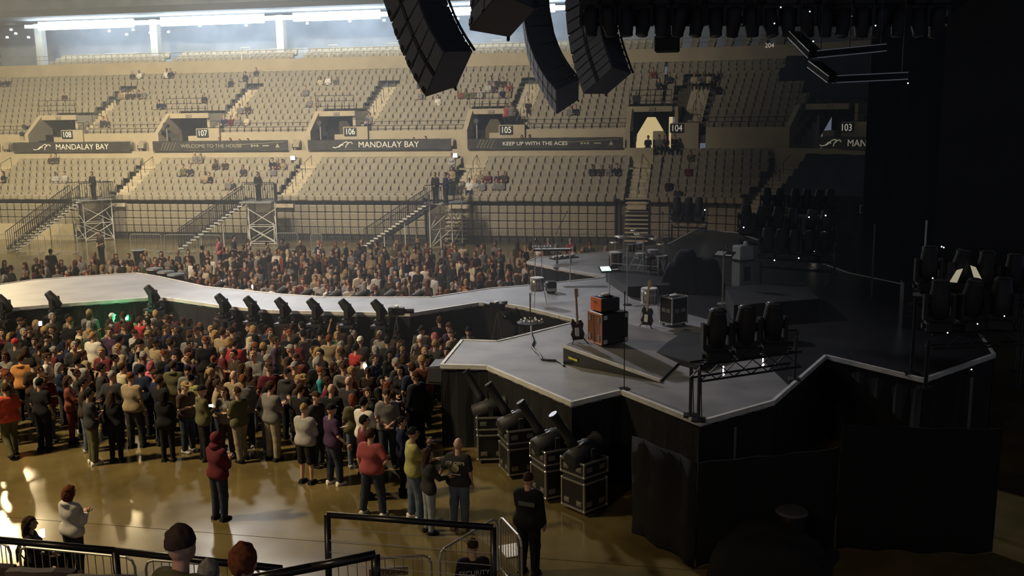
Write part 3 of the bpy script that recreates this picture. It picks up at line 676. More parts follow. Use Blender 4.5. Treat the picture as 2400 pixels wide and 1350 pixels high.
def shoe_mesh(legs, sit=False):
    def mk():
        A, Lg = skeleton(('down', 'down'), legs, False, sit); q = MB()
        for h_, k, a in Lg:
            z = max(0, a[2]-.08); y = a[1]
            pr = [(-.08, .05), (-.085, .085), (-.02, .1), (.06, .075), (.14, .055), (.165, .03)]; w_ = (.03, .04, .045, .042, .04, .02); vs = []
            for (yy, hh), ww in zip(pr, w_):
                for sx, zz in ((-1, 0), (1, 0), (1, hh*.6), (.5, hh), (-.5, hh), (-1, hh*.6)): vs.append((a[0]+sx*ww, y+yy, z+zz))
            fs = [(j*6+i, j*6+(i+1) % 6, (j+1)*6+(i+1) % 6, (j+1)*6+i) for j in range(5) for i in range(6)]+[tuple(range(5, -1, -1)), tuple(range(30, 36))]
            q.add(vs, fs)
        return q.mesh('shoes', CL['black'], True)
    return part_mesh(('shoe', legs, sit), mk)
def hair_mesh(st):
    def mk():
        H = (0, .012, 1.652)
        def f(P):
            x, y, z = P[:, 0], P[:, 1], P[:, 2]; face = np.maximum(.048-y, z-1.695)
            if st == 'short': d = np.maximum(np.maximum(ell(P, H, (.085, .103, .112)), -face), 1.575+np.clip(y, 0, 1)*1.2-z)
            elif st == 'crop': d = np.maximum(np.maximum(ell(P, H, (.08, .098, .108)), -face), 1.63-z)
            elif st == 'long': d = np.maximum(smin(ell(P, H, (.09, .106, .115)), ell(P, (0, -.055, 1.5), (.105, .065, .2)), .05), -np.maximum(.035-y, z-1.69))
            elif st == 'bob': d = np.maximum(smin(ell(P, H, (.092, .108, .115)), ell(P, (0, -.03, 1.57), (.1, .08, .1)), .05), -np.maximum(.04-y, z-1.69))
            elif st == 'pony': d = smin(np.maximum(np.maximum(ell(P, H, (.083, .1, .11)), -face), 1.59-z), caps(P, (0, -.09, 1.69), (0, -.15, 1.5), .03, .022), .02)
            elif st == 'bun': d = smin(np.maximum(np.maximum(ell(P, H, (.083, .1, .11)), -face), 1.59-z), ell(P, (0, -.08, 1.74), (.05, .05, .045)), .015)
            elif st == 'afro': d = np.maximum(ell(P, (0, -.01, 1.68), (.13, .13, .13)), -np.maximum(.05-y, z-1.7))
            elif st in ('cap', 'backcap'):
                s = 1 if st == 'cap' else -1
                d = np.maximum(ell(P, H, (.087, .105, .115)), 1.665-z); br = np.maximum(ell(P, (0, .012+s*.09, 1.672), (.07, .09, .014)), -s*(y-.012)); d = np.minimum(d, br)
            elif st == 'beanie': d = np.maximum(ell(P, (0, .01, 1.66), (.089, .107, .125)), 1.645-z)
            else: d = np.maximum(ell(P, H, (.1, .115, .125)), -np.maximum(.05-y, np.abs(x)-.06)); d = smin(d, ell(P, (0, -.03, 1.5), (.12, .09, .08)), .04)
            if st not in ('cap', 'backcap', 'hood'): d = d+.007*np.sin(52*x+8*z)*np.sin(47*y+1.3)*np.sin(38*z+.7)+.004*np.sin(110*x)*np.sin(95*y+z*60)
            return d
        return np_mesh('hair', *nets(f, (-.16, -.2, 1.25 if st == 'long' else 1.4), (.16, .22, 1.84), .014), [HAIRC['black']])
    return part_mesh(('h', st), mk)
def setmat(o, m): o.material_slots[0].link = 'OBJECT'; o.material_slots[0].material = m
def wait_mat(o): return o
NPER = [0]
def person(pos, rz, arms=('down', 'down'), legs='stand', fem=False, top='black', sl='short', bot='dark denim', bk='long', hair='short', hc='brown', skin=0, shoes='black', sc=1., sit=False, label=None, group=None, fat=1.):
    o = link('person', body_mesh(arms, legs, fem, sit), None, label=label, cat='person', group=group); NPER[0] += 1
    setmat(o, SKINS[skin])
    for nm, me, m_ in (('shirt', shirt_mesh(arms, fem, sl), CL[top]), ('trousers', trouser_mesh(legs, fem, bk, sit), CL[bot]), ('shoes', shoe_mesh(legs, sit), CL[shoes])):
        setmat(link(nm, me, o), m_)
    if hair != 'bald': setmat(link('cap' if 'cap' in hair else 'beanie' if hair == 'beanie' else 'hood' if hair == 'hood' else 'hair', hair_mesh(hair), o), HAIRC[hc] if hc in HAIRC else CL[hc])
    o.location = pos; o.rotation_euler = (0, 0, rz); o.scale = (sc*fat, sc*fat, sc)
    return o
# low-detail figures for the far crowd and the people scattered in the stands
def low_person(arms, fem, sit, hstyle, h=.052):
    A, Lg = skeleton(arms, 'stand', fem, sit)
    fs = [lambda P: np.minimum(head_sdf(P), arms_sdf(P, A, -.002)), lambda P: smin(torso(P, fem, .012), arms_sdf(P, A, .014, 1, .8), .04), lambda P: legs_sdf(P, Lg, .01)]
    H = (0, .005, 1.66)
    fs.append(lambda P: np.maximum(np.maximum(ell(P, H, (.09, .105, .115)) if hstyle != 'long' else smin(ell(P, H, (.095, .108, .118)), ell(P, (0, -.05, 1.52), (.1, .07, .18)), .05), -np.maximum(.05-P[:, 1], P[:, 2]-1.69)), (1.3 if hstyle == 'long' else 1.59)-P[:, 2]))
    f = lambda P: np.min([g(P) for g in fs], 0)
    pts = np.array([p for a in A+Lg for p in a]); lo = pts.min(0)-.17; hi = pts.max(0)+.17; hi[2] = max(hi[2], 1.84); lo[0] = min(lo[0], -.27); hi[0] = max(hi[0], .27)
    V, Q = nets(f, lo, hi, h); c = V[Q].mean(1); reg = np.argmin([g(c) for g in fs], 0)
    return V, Q, reg
class Crowd:
    def __init__(s):
        s.V = []; s.Q = []; s.mi = []; s.n = 0; s.mats = []; s.key = {}
    def mi_of(s, m):
        if m.name not in s.key: s.key[m.name] = len(s.mats); s.mats.append(m)
        return s.key[m.name]
    def add(s, lp, pos, rz, sc, cols):
        V, Q, reg = lp; c, n_ = math.cos(rz), math.sin(rz)
        W = V*sc; X = np.stack([W[:, 0]*c-W[:, 1]*n_+pos[0], W[:, 0]*n_+W[:, 1]*c+pos[1], W[:, 2]+pos[2]], 1)
        s.V.append(X); s.Q.append(Q+s.n); s.n += len(V); s.mi.append(np.array([s.mi_of(m_) for m_ in cols])[reg])
    def build(s, name, **kw):
        me = np_mesh(name, np.concatenate(s.V), np.concatenate(s.Q), s.mats, np.concatenate(s.mi)); return link(name, me, None, **kw)
# ------------------------------------------------------------------ the people one can pick out, by where they stand
DEG = R(1); HEADZ = 1.62
# (head x, head y, facing, woman, top, sleeve, bottom, hair, hair colour, arms, legs, skin, label)
def dn(a='down', b=None): return (a, b or a)
PPL = [
 (13, 912, 60, 0, 'orange-red', 'short', 'olive', 'short', 'brown', dn('down', 'side'), 'walk', 0, 'person in bright orange-red tee walking at the left edge of the crowd'),
 (48, 842, 20, 0, 'orange', 'hood', 'black', 'short', 'brown', dn('pocket'), 'stand', 1, 'person in orange hooded top behind the orange-red tee'),
 (108, 839, -70, 0, 'white', 'short', 'dark denim', 'short', 'brown', dn('phone'), 'stand', 0, 'person in white printed tee facing the stage near the orange hooded top'),
 (92, 899, -5, 0, 'black', 'short', 'black', 'short', 'black', dn('down'), 'stand', 1, 'man in black tee seen from behind beside the orange-red tee'),
 (181, 806, -10, 0, 'cream', 'short', 'dark denim', 'short', 'brown', dn('clasp'), 'stand', 0, 'person in pale cream tee, back turned, deep in the crowd'),
 (217, 789, 5, 0, 'white', 'long', 'black', 'short', 'blonde', dn('clasp'), 'stand', 0, 'fair-haired person in off-white shirt just behind the cream tee'),
 (158, 893, -60, 1, 'rust', 'long', 'maroon', 'long', 'brown', dn('fwd', 'phone'), 'stand', 0, 'long-haired person in rust top reaching forward beside the black tee'),
 (262, 884, 10, 0, 'charcoal', 'long', 'black', 'beanie', 'grey', dn('pocket'), 'stand', 0, 'person in grey beanie and patterned dark top, back turned'),
 (285, 863, -30, 1, 'cream', 'short', 'light grey', 'short', 'brown', dn('clasp'), 'stand', 0, 'person in cream sleeveless top beside the grey beanie'),
 (353, 858, -20, 1, 'pink', 'long', 'dark denim', 'bob', 'pink', dn('phone'), 'stand', 0, 'pink-haired person in bright pink top'),
 (405, 858, 15, 0, 'olive', 'hood', 'khaki', 'short', 'brown', dn('pocket'), 'stand', 1, 'person in olive vest and khaki trousers, back turned'),
 (440, 826, -25, 0, 'plaid beige', 'long', 'dark denim', 'short', 'brown', dn('clasp'), 'stand', 0, 'man in beige plaid shirt leaning into the crowd'),
 (443, 791, 0, 0, 'grey', 'short', 'black', 'crop', 'brown', dn('clasp'), 'wide', 0, 'broad man with cropped hair in grey-brown shirt'),
 (549, 806, 0, 0, 'red', 'short', 'dark denim', 'short', 'brown', dn('clasp'), 'stand', 0, 'man in plain bright red tee, back turned, mid crowd'),
 (471, 917, -45, 0, 'olive', 'hood', 'black', 'backcap', 'black', dn('phone'), 'stand', 0, 'person in dark olive jacket holding a lit phone'),
 (448, 889, 10, 1, 'yellow-green', 'long', 'black', 'bun', 'black', dn('pocket'), 'stand', 0, 'person in mustard and white top beside the olive jacket'),
 (547, 882, 5, 0, 'tan', 'short', 'khaki', 'bald', 'brown', dn('clasp'), 'stand', 0, 'bald person in beige top, back turned'),
 (526, 920, -175, 1, 'grey', 'long', 'dark brown', 'long', 'brown', dn('cross'), 'contra', 0, 'smiling woman in grey-brown print facing the near seats'),
 (557, 920, 70, 0, 'olive', 'short', 'khaki', 'crop', 'brown', dn('phone'), 'contra', 0, 'man in olive-tan tee talking to the smiling woman'),
 (384, 928, 10, 1, 'black', 'coat', 'black', 'long', 'black', dn('phone'), 'stand', 0, 'long-haired woman in black coat standing at the open floor edge'),
 (330, 868, 0, 0, 'navy', 'coat', 'black', 'short', 'black', dn('pocket'), 'stand', 1, 'large person in navy coat with dark backpack'),
 (207, 925, -40, 0, 'charcoal', 'short', 'olive', 'short', 'black', dn('phone'), 'stand', 1, 'person in grey-green tee, camouflage trousers and white shoes'),
 (262, 930, 5, 1, 'black', 'long', 'black', 'long', 'brown', dn('clasp'), 'stand', 0, 'person dressed in black beside the camouflage trousers'),
 (327, 836, 0, 1, 'light grey', 'short', 'black', 'bun', 'brown', dn('clasp'), 'stand', 0, 'person in black and white speckled top'),
 (35, 806, 0, 0, 'charcoal', 'short', 'black', 'beanie', 'red', dn('clasp'), 'stand', 0, 'person wearing a bright red hat at the crowd left edge'),
 (262, 744, 0, 0, 'charcoal', 'short', 'black', 'cap', 'white', dn('clasp'), 'stand', 0, 'person in white cap beside the green lights at the catwalk'),
 (123, 738, 20, 0, 'charcoal', 'short', 'black', 'beanie', 'grey', dn('clasp'), 'stand', 0, 'person in grey beanie right against the catwalk skirt'),
 (327, 752, -30, 0, 'red', 'short', 'black', 'short', 'brown', dn('up', 'clasp'), 'stand', 0, 'person in red top raising an arm beside the green lights'),
 (708, 764, 70, 0, 'grey', 'short', 'dark denim', 'short', 'black', dn('cross'), 'stand', 0, 'man with dark hair in grey shirt facing away from the stage'),
 (794, 767, -170, 0, 'dark brown', 'short', 'dark denim', 'short', 'brown', dn('up', 'down'), 'stand', 0, 'man in brown tee raising one fist near the catwalk'),
 (790, 787, -160, 1, 'green', 'short', 'black', 'bob', 'blonde', dn('down'), 'stand', 0, 'person in bright green top below the raised fist'),
 (771, 796, 20, 0, 'tan', 'short', 'dark denim', 'short', 'rust', dn('clasp'), 'stand', 0, 'red-haired person in yellow-tan tee beside the green top'),
 (693, 801, -20, 0, 'maroon', 'short', 'black', 'short', 'black', dn('clasp'), 'stand', 1, 'person in maroon tee, back turned, mid crowd'),
 (834, 817, -30, 0, 'red', 'short', 'black', 'short', 'black', dn('clasp'), 'stand', 0, 'person in red tee to the stage side of the green top'),
 (844, 800, 0, 0, 'charcoal', 'short', 'black', 'backcap', 'white', dn('clasp'), 'stand', 0, 'person in pale back-turned cap behind the red tee'),
 (1019, 790, 80, 1, 'dusty red', 'long', 'black', 'long', 'pink', dn('fwd'), 'stand', 0, 'pink-haired woman in red top nearest the stage corner'),
 (985, 797, 20, 0, 'charcoal', 'short', 'black', 'cap', 'white', dn('clasp'), 'stand', 0, 'person in white cap beside the pink-haired woman at the stage'),
 (751, 873, -75, 0, 'teal', 'short', 'dark denim', 'crop', 'rust', dn('clasp'), 'stand', 0, 'smiling man with cropped hair in teal tee'),
 (711, 889, -60, 1, 'tan', 'long', 'black', 'long', 'blonde', dn('clasp'), 'stand', 0, 'blonde woman facing the stage beside the teal tee'),
 (673, 876, 0, 0, 'charcoal', 'hood', 'black', 'backcap', 'black', dn('clasp'), 'stand', 0, 'person in back-turned black cap and grey hoodie'),
 (852, 945, -20, 0, 'white', 'short', 'dark denim', 'short', 'black', dn('phone'), 'stand', 0, 'man in plain white tee near the front edge of the crowd'),
 (862, 921, -150, 1, 'charcoal', 'long', 'black', 'bob', 'brown', dn('clasp'), 'stand', 0, 'smiling woman facing the seats behind the white tee'),
 (939, 869, 170, 1, 'black', 'long', 'black', 'long', 'black', dn('clasp'), 'stand', 0, 'pale woman with long black hair facing the seats'),
 (893, 893, -120, 1, 'black', 'short', 'black', 'bob', 'black', dn('fwd'), 'stand', 0, 'person in black tee stretching both arms towards the stage'),
 (975, 884, 60, 0, 'black', 'coat', 'black', 'crop', 'brown', dn('down'), 'stand', 1, 'tall security guard in black jacket beside the stage corner speaker'),
 (633, 908, -25, 0, 'grey', 'short', 'khaki', 'short', 'brown', dn('phone'), 'stand', 0, 'big man in grey tee and khaki trousers on the open floor edge'),
 (712, 960, -10, 0, 'light grey', 'long', 'black', 'crop', 'blonde', dn('phone'), 'stand', 0, 'man in pale raglan tee and black shorts'),
 (775, 962, -40, 0, 'purple', 'short', 'dark denim', 'cap', 'black', dn('side', 'phone'), 'contra', 0, 'person in dark purple tee with one hand stretched out'),
 (776, 914, 0, 0, 'black', 'short', 'black', 'bald', 'brown', dn('clasp'), 'stand', 0, 'bald man in black tee behind the purple tee'),
 (816, 896, -10, 0, 'charcoal', 'long', 'black', 'bald', 'brown', dn('clasp'), 'stand', 0, 'bald person with bare tan neck behind the white tee'),
 (703, 914, -15, 0, 'black', 'short', 'dark denim', 'short', 'brown', dn('clasp'), 'stand', 0, 'person in black tee with white collar beside the blonde woman'),
 (852, 988, -60, 0, 'maroon', 'short', 'black', 'short', 'black', dn('clasp'), 'stand', 0, 'person in dark maroon top behind the dusty red tee'),
 (868, 1020, -8, 0, 'dusty red', 'short', 'dark denim', 'short', 'brown', dn('hip', 'down'), 'wide', 0, 'broad man in dusty red tee and jeans, back turned, on open floor'),
 (940, 990, -70, 1, 'navy', 'hood', 'black', 'pony', 'black', dn('clasp'), 'stand', 0, 'woman in navy jacket beside the yellow-green tee'),
 (966, 1018, -60, 0, 'yellow-green', 'short', 'denim blue', 'crop', 'black', dn('fwd', 'phone'), 'contra', 1, 'tall man in yellow-green tee and blue jeans pointing at the stage'),
 (1002, 1066, -50, 1, 'charcoal', 'long', 'pale denim', 'long', 'brown', dn('fwd', 'up'), 'stand', 0, 'woman with long dark hair and pale jeans beside the yellow-green tee'),
 (505, 1030, -20, 0, 'maroon', 'long', 'dark denim', 'hood', 'maroon', dn('phone'), 'stand', 1, 'person in maroon hooded jacket alone on the open floor'),
]
FEET = {12: None}
SALIENT = []
def at_head(x, y, sc): return PZ(x, y, HEADZ*sc)
for (x, y, fc, fm, top, sl, bot, hr, hc, arms, legs, sk, lab) in PPL:
    sc = (.955 if fm else 1.01); 
    if 'tall' in lab or 'big' in lab: sc = 1.06
    p = at_head(x, y, sc); SALIENT.append((p, lab, top))
    shoes = 'white' if ('white shoes' in lab or x in (775, 868, 966)) else 'black'
    person((p.x, p.y, .0), fc*DEG, arms, legs, bool(fm), top, sl, bot, 'shorts' if 'shorts' in lab else 'long', hr, hc, sk, shoes, sc, label=lab, fat=1.1 if ('broad' in lab or 'big' in lab or 'large' in lab) else 1.0 if fm else 1.06)
# foreground figures
b = PZ(1078, 1238, 0); bald = person((b.x, b.y, 0), -6*DEG, dn('down', 'side'), 'stand', False, 'charcoal', 'short', 'denim blue', 'long', 'bald', 'brown', 0, 'tan', 1.02, label='bald man in printed charcoal tee and blue jeans at the barrier', fat=1.04)
M_PRT = mat('cream_shirt_print', (.62, .58, .44), .8); Mb = lambda x, z: Matrix.Translation((x, -.158, z)) @ Matrix.Rotation(R(90), 4, 'X')
text('JOE JOEY\'S', .075, bald, Mb(0, 1.33), M_PRT, 'shirt_print', .004)
MB().lathe([(.075, -.006), (.075, .0), (.06, .004)], 14, Mb(0, 1.23)).build('shirt_emblem', mat('olive_gold_print', (.3, .27, .12), .8), bald)
MB().box(0, (.2, .004, .018), M=Matrix.Translation((0, -.162, 1.12))).build('shirt_print_bar', M_PRT, bald)
g_ = PZ(1240, 1345, 0); sg = person((g_.x, g_.y, 0), -12*DEG, dn('down', 'fwd'), 'stand', False, 'black', 'coat', 'black', 'long', 'crop', 'brown', 0, 'black', 1.04, label='security guard in black seen from behind, resting a hand on the steel barrier', fat=1.08)
MB().box(0, (.26, .006, .07), M=Matrix.Translation((.05, -.185, 1.3))).build('back_patch', mat('grey_back_print', (.09, .09, .09), .8), sg)
h_ = PZ(1108, 1283, 1.62); s2 = person((h_.x, h_.y, 0), 20*DEG, dn('clasp'), 'stand', False, 'black', 'short', 'black', 'long', 'crop', 'brown', 0, 'black', 1., label='security guard in black tee printed SECURITY standing below the hand rail')
text('SECURITY', .1, s2, Matrix.Translation((0, -.16, 1.3)) @ Matrix.Rotation(R(90), 4, 'X'), mat('pale_back_print', (.4, .4, .4), .8), 'shirt_print', .004)
h_ = PZ(160, 1152, 1.6); person((h_.x, h_.y, 0), -15*DEG, dn('phone'), 'stand', True, 'white', 'hood', 'charcoal', 'long', 'bob', 'rust', 0, 'black', .97, label='woman in pale grey hooded jacket standing near the barriers', fat=1.12)
h_ = PZ(68, 1225, 1.2); wm = person((h_.x, h_.y, -.4), -60*DEG, dn('lap'), 'stand', True, 'black', 'long', 'black', 'long', 'long', 'brown', 0, 'black', .97, sit=True, label='long-haired woman sitting with a lit phone near the barriers', fat=1.05)
# fill the packed crowd between the open floor and the catwalk
from mathutils.kdtree import KDTree
front = [PZ(x, y, 0) for x, y in ((-60, 1062), (40, 1050), (200, 1072), (300, 1060), (420, 1070), (560, 1085), (680, 1085), (760, 1110), (850, 1130), (960, 1130), (1015, 1080))]
def front_y(X):
    for a, b_ in zip(front, front[1:]):
        if a.x <= X <= b_.x: return a.y+(b_.y-a.y)*(X-a.x)/(b_.x-a.x)
    return front[0].y if X < front[0].x else 99
back = dz(NEARE[::-1][1:], 0); back = [PZ(x, y, HS) for x, y in NEARE[::-1][1:]]
def back_y(X):
    for a, b_ in zip(back, back[1:]):
        if a.x <= X <= b_.x: return a.y+(b_.y-a.y)*(X-a.x)/(b_.x-a.x)
    return 27
pts = [p.xy for p, _, _ in SALIENT]; used = set(l for _, l, _ in SALIENT)
DARK = ['black']*7+['charcoal']*5+['dark brown']*4+['navy']*2+['grey']*3+['maroon']*2+['olive', 'rust', 'purple', 'tan', 'light grey', 'tan', 'cream']
NEARPOSE = [(dn('clasp'), 'stand'), (dn('phone'), 'stand'), (dn('down'), 'stand'), (dn('pocket'), 'stand'), (dn('cross'), 'stand'), (dn('down', 'phone'), 'contra')]
rnd = random.Random(11); tries = 0; fill = 0
def uniq(base, alts):
    for a in alts:
        l = base+a
        if l not in used and len(l.split()) <= 16: used.add(l); return l
    k = 2; ords = ['second', 'third', 'fourth', 'fifth', 'sixth', 'seventh', 'eighth', 'ninth', 'tenth']
    for o in ords:
        l = 'the '+o+' such '+base+alts[0]
        if l not in used: used.add(l); return l
    return base+alts[-1]
def short(l):
    l = l.split(' in ', 1)[-1] if ' in ' in l else l
    return ' '.join(l.replace('bright ', '').replace('plain ', '').split()[:3])
while fill < 205 and tries < 9000:
    tries += 1; X = rnd.uniform(-21.5, -5.6); yf, yb = front_y(X)+.25, back_y(X)-.55
    if X > -6.9: yf = max(yf, 23.9)
    if yf > yb: continue
    Y = yf+(yb-yf)*rnd.random(); 
    if any((X-q[0])**2+(Y-q[1])**2 < (.53 if Y < 24 else .47)**2 for q in pts): continue
    if not -40 < ((Vector((X, Y, 1.7))-CAM).dot(rt)/(Vector((X, Y, 1.7))-CAM).dot(fw)*F+1200) < 1060: continue
    pts.append(Vector((X, Y))); fill += 1
    fm = rnd.random() < .4; arms, legs = rnd.choice(NEARPOSE); top = rnd.choice(DARK); hc = rnd.choice(['black', 'black', 'brown', 'brown', 'brown', 'blonde', 'rust', 'grey'])
    hr = rnd.choice(['long', 'long', 'bob', 'pony', 'bun']) if fm else rnd.choice(['short', 'short', 'short', 'crop', 'backcap', 'cap', 'beanie', 'short'])
    if hr == 'afro': hc = 'black'
    fc = rnd.choice([rnd.gauss(0, 35), rnd.gauss(0, 35), rnd.gauss(-70, 30), rnd.gauss(-70, 30), rnd.gauss(60, 30), rnd.gauss(180, 40)])
    near = min(SALIENT, key=lambda t: (t[0].x-X)**2+(t[0].y-Y)**2); dx, dy = X-near[0].x, Y-near[0].y
    rel = ('behind' if dy > 0 else 'in front of') if abs(dy) > abs(dx) else ('stage side of' if dx > 0 else 'left of')
    nm = {'long': 'long %s hair' % hc, 'bob': '%s bob' % hc, 'pony': '%s ponytail' % hc, 'bun': '%s hair bun' % hc, 'short': 'short %s hair' % hc, 'crop': 'cropped %s hair' % hc, 'backcap': 'back-turned %s cap' % hc, 'cap': '%s cap' % hc, 'beanie': '%s beanie' % hc, 'afro': 'round black afro'}[hr]
    lab = uniq('person with %s in %s top %s ' % (nm, top, rel), ['the '+short(near[1]), 'the '+near[2]+' top', 'the '+near[2]+' top, deep in the crowd'])
    person((X, Y, 0), fc*DEG, arms, legs, fm, top, 'long' if rnd.random() < .45 else 'short', rnd.choice(['black', 'dark denim', 'dark denim', 'charcoal', 'denim blue']), 'long', hr, hc, rnd.choice([0, 0, 0, 1, 1, 2]), rnd.choice(['black', 'black', 'light grey']), (rnd.uniform(.91, .99) if fm else rnd.uniform(.97, 1.07)), fat=1. if fm else 1.06, label=lab, group='tightly packed crowd in front of the catwalk')
# far crowd behind the catwalk and people in the stands: small, one mass
LOWS = [low_person(a, f_, False, h) for a, f_, h in ((dn('clasp'), False, 'short'), (dn('phone'), True, 'long'), (dn('down'), False, 'short'), (dn('cross'), False, 'short'), (dn('pocket'), True, 'long'))]
LOWSIT = [low_person(a, f_, True, h) for a, f_, h in ((dn('lap'), False, 'short'), (dn('lap'), True, 'long'), (dn('phone'), False, 'short'))]
far = Crowd(); fb = [PZ(x, y, HS) for x, y in FARE+[(1419, 648)]]
def far_y(X):
    for a, b_ in zip(fb, fb[1:]):
        if a.x <= X <= b_.x: return a.y+(b_.y-a.y)*(X-a.x)/(b_.x-a.x)
    return 34
FCOL = ['black']*4+['charcoal']*4+['dark brown']*4+['grey']*4+['maroon', 'rust', 'light grey', 'grey', 'white', 'cream', 'olive', 'navy', 'tan', 'tan']
def cols(rnd): return [SKINS[rnd.choice([0, 0, 0, 1, 2])], CL[rnd.choice(FCOL)], CL[rnd.choice(['black', 'dark denim', 'charcoal'])], HAIRC[rnd.choice(['black', 'brown', 'brown', 'blonde', 'grey', 'rust'])]]
fp = []; tries = 0
while len(fp) < 430 and tries < 12000:
    tries += 1; X = rnd.uniform(-31, -4.4)
    top_ = 44.5 if X > -19.5 else 44.5-(-19.5-X)*.75
    y0 = far_y(X)+.55
    if X > -6.2: y0 = max(y0, 37.6)
    Y = y0+(top_-y0)*rnd.random()**1.25
    if any((X-q[0])**2+(Y-q[1])**2 < (.56+.018*(Y-30))**2 for q in fp): continue
    fp.append((X, Y)); far.add(rnd.choice(LOWS), (X, Y, 0), rnd.gauss(-95, 55)*DEG if rnd.random() < .6 else rnd.gauss(180, 40)*DEG, rnd.uniform(.93, 1.05), cols(rnd))
far.build('crowd', label='dense standing crowd filling the floor behind the catwalk', cat='crowd', kind='stuff')
# a few who stand out in the far crowd
for x, y, fc, fm, top, sl, hr, hc, lab in ((513, 556, 90, 1, 'pink', 'short', 'short', 'brown', 'person in bright pink top standing by the middle stair tower'), (547, 556, -80, 0, 'charcoal', 'short', 'short', 'black', 'person in dark tee facing the pink top by the middle stair tower'), (581, 560, -60, 1, 'charcoal', 'short', 'bun', 'brown', 'woman in charcoal top beside the middle stair tower'),
    (118, 588, 30, 0, 'charcoal', 'long', 'short', 'black', 'person standing tall behind the catwalk end at the far left'), (234, 545, 160, 0, 'dark brown', 'short', 'short', 'black', 'person standing under the leftmost stair tower'), (863, 655, 180, 0, 'white', 'long', 'short', 'brown', 'person in pinkish white shirt leaning at the catwalk far edge'), (748, 662, -170, 0, 'light grey', 'long', 'short', 'rust', 'person in pale striped shirt at the catwalk far edge'),
    (1092, 655, -170, 1, 'orange', 'short', 'bob', 'blonde', 'fair-haired person in yellow top at the catwalk far edge'), (978, 563, -90, 0, 'teal', 'short', 'short', 'blonde', 'person in teal top at the foot of stair tower'), (930, 563, -90, 1, 'tan', 'short', 'long', 'blonde', 'blonde woman in tan top below the stair flight'),
    (1285, 562, -40, 0, 'grey', 'short', 'crop', 'grey', 'grey-haired man standing high near the folded seats'), (1337, 562, 20, 0, 'dusty red', 'short', 'crop', 'grey', 'person in dusty red tee standing near the drum kit'), (1243, 568, 0, 1, 'tan', 'long', 'long', 'brown', 'long-haired person in tan top near the far fence')):
    p = PZ(x, y+4, HEADZ); person((p.x, p.y, 0), fc*DEG, dn('clasp'), 'stand', bool(fm), top, sl, 'black', 'long', hr, hc, 0, 'black', .97 if fm else 1.02, label=lab)
# people on stair towers and platforms are placed with the towers; now the ones sitting in the stands
sit = Crowd()
def in_row(px, py, rows):
    """nearest row and place along it for a seated head seen at a photo point"""
    best = None
    for o, z in rows:
        for k in range(0, 700):
            u = -56+.1*k; v = FM(u, o-.25, z+1.12) @ Vector()-CAM; w_ = v.dot(fw)
            e_ = abs(v.dot(rt)/w_*F+1200-px)+2*abs(675-v.dot(up)/w_*F-py)
            if best is None or e_ < best[0]: best = (e_, u, o, z)
    return best[1:]
def rowtab(rows): return np.array([[*(lambda v: (v.dot(rt)/v.dot(fw)*F+1200, 675-v.dot(up)/v.dot(fw)*F))(FM(-56+.1*k, o-.25, z+1.12) @ Vector()-CAM), -56+.1*k, o, z] for o, z in rows for k in range(700)])
RT = {'U': rowtab(UROW), 'L': rowtab(LROW), 'X': rowtab([(5.55, 5.0)])}
def in_row(px, py, key): T = RT[key]; i = np.argmin(np.abs(T[:, 0]-px)+2*np.abs(T[:, 1]-py)); return T[i, 2:]
SITU = [(5, 180), (18, 180), (150, 212), (310, 168), (325, 170), (390, 168), (400, 168), (282, 212), (300, 212), (312, 212), (325, 218), (335, 218), (372, 235), (380, 236), (478, 222), (540, 180), (575, 178), (600, 165), (563, 243), (580, 243), (240, 280), (250, 278), (525, 278), (540, 278), (557, 278), (577, 278), (715, 202), (752, 185), (770, 185), (787, 183), (725, 230), (740, 230), (868, 275), (985, 185), (1062, 183), (984, 212), (1027, 230), (1080, 210), (1091, 210), (1110, 212), (1125, 210), (1143, 197), (1150, 182), (1165, 182), (1180, 180), (1157, 200), (1192, 195), (1178, 212), (1190, 215), (1240, 238), (1334, 250), (1350, 250), (1300, 185), (1285, 180), (1320, 150), (1320, 172), (1345, 180), (1430, 158), (1436, 160), (1529, 165), (1544, 182), (1570, 180), (1492, 218), (1625, 178), (1647, 178), (1662, 178), (1680, 178), (1683, 195)]
SITL = [(118, 363), (130, 363), (128, 405), (150, 405), (455, 363), (470, 363), (505, 378), (525, 378), (430, 395), (445, 392), (570, 395), (480, 408), (490, 408), (535, 425), (545, 425), (640, 375), (650, 375), (640, 390), (662, 382), (1125, 405), (1145, 405), (1165, 405), (1182, 405), (1100, 428), (1115, 428), (1130, 428), (1165, 428), (1177, 428), (1387, 393), (1406, 393), (1428, 393), (1445, 390), (1620, 355), (1615, 395), (1566, 428), (1587, 432), (8, 400)]
SITX = [(968, 315), (996, 317), (1222, 318), (1243, 318), (515, 315), (540, 315), (560, 315), (580, 318), (1520, 325), (1545, 325), (1562, 327), (1582, 325)]
for key, L in (('U', SITU), ('L', SITL), ('X', SITX)):
    for x, y in L:
        u, o, z = in_row(x, y, key); M = FM(u, o-.25, z-.5); t = M.translation
        sit.add(rnd.choice(LOWSIT), (t.x, t.y, t.z), math.pi+M.to_euler().z+rnd.gauss(0, .2), rnd.uniform(.95, 1.03), cols(rnd))
sit.build('seated_crowd', label='people scattered in small groups on the far stand seats', cat='crowd', kind='stuff')
# ================================================================== equipment
def PD(x, y, d): return CAM + ray(x, y)*d
M_GREYM = mat('dark_grey_metal', (.05, .05, .052), .45); M_LENS = mat('dull_glass_lens', (.1, .1, .1), .2)
M_RUB = mat('black_rubber_cable', (.01, .01, .01), .6)
def LED(p, r, parent, m=None): return MB().sphere(p, r, 8, 6).build('indicator_light', m or M_LEDW, parent)
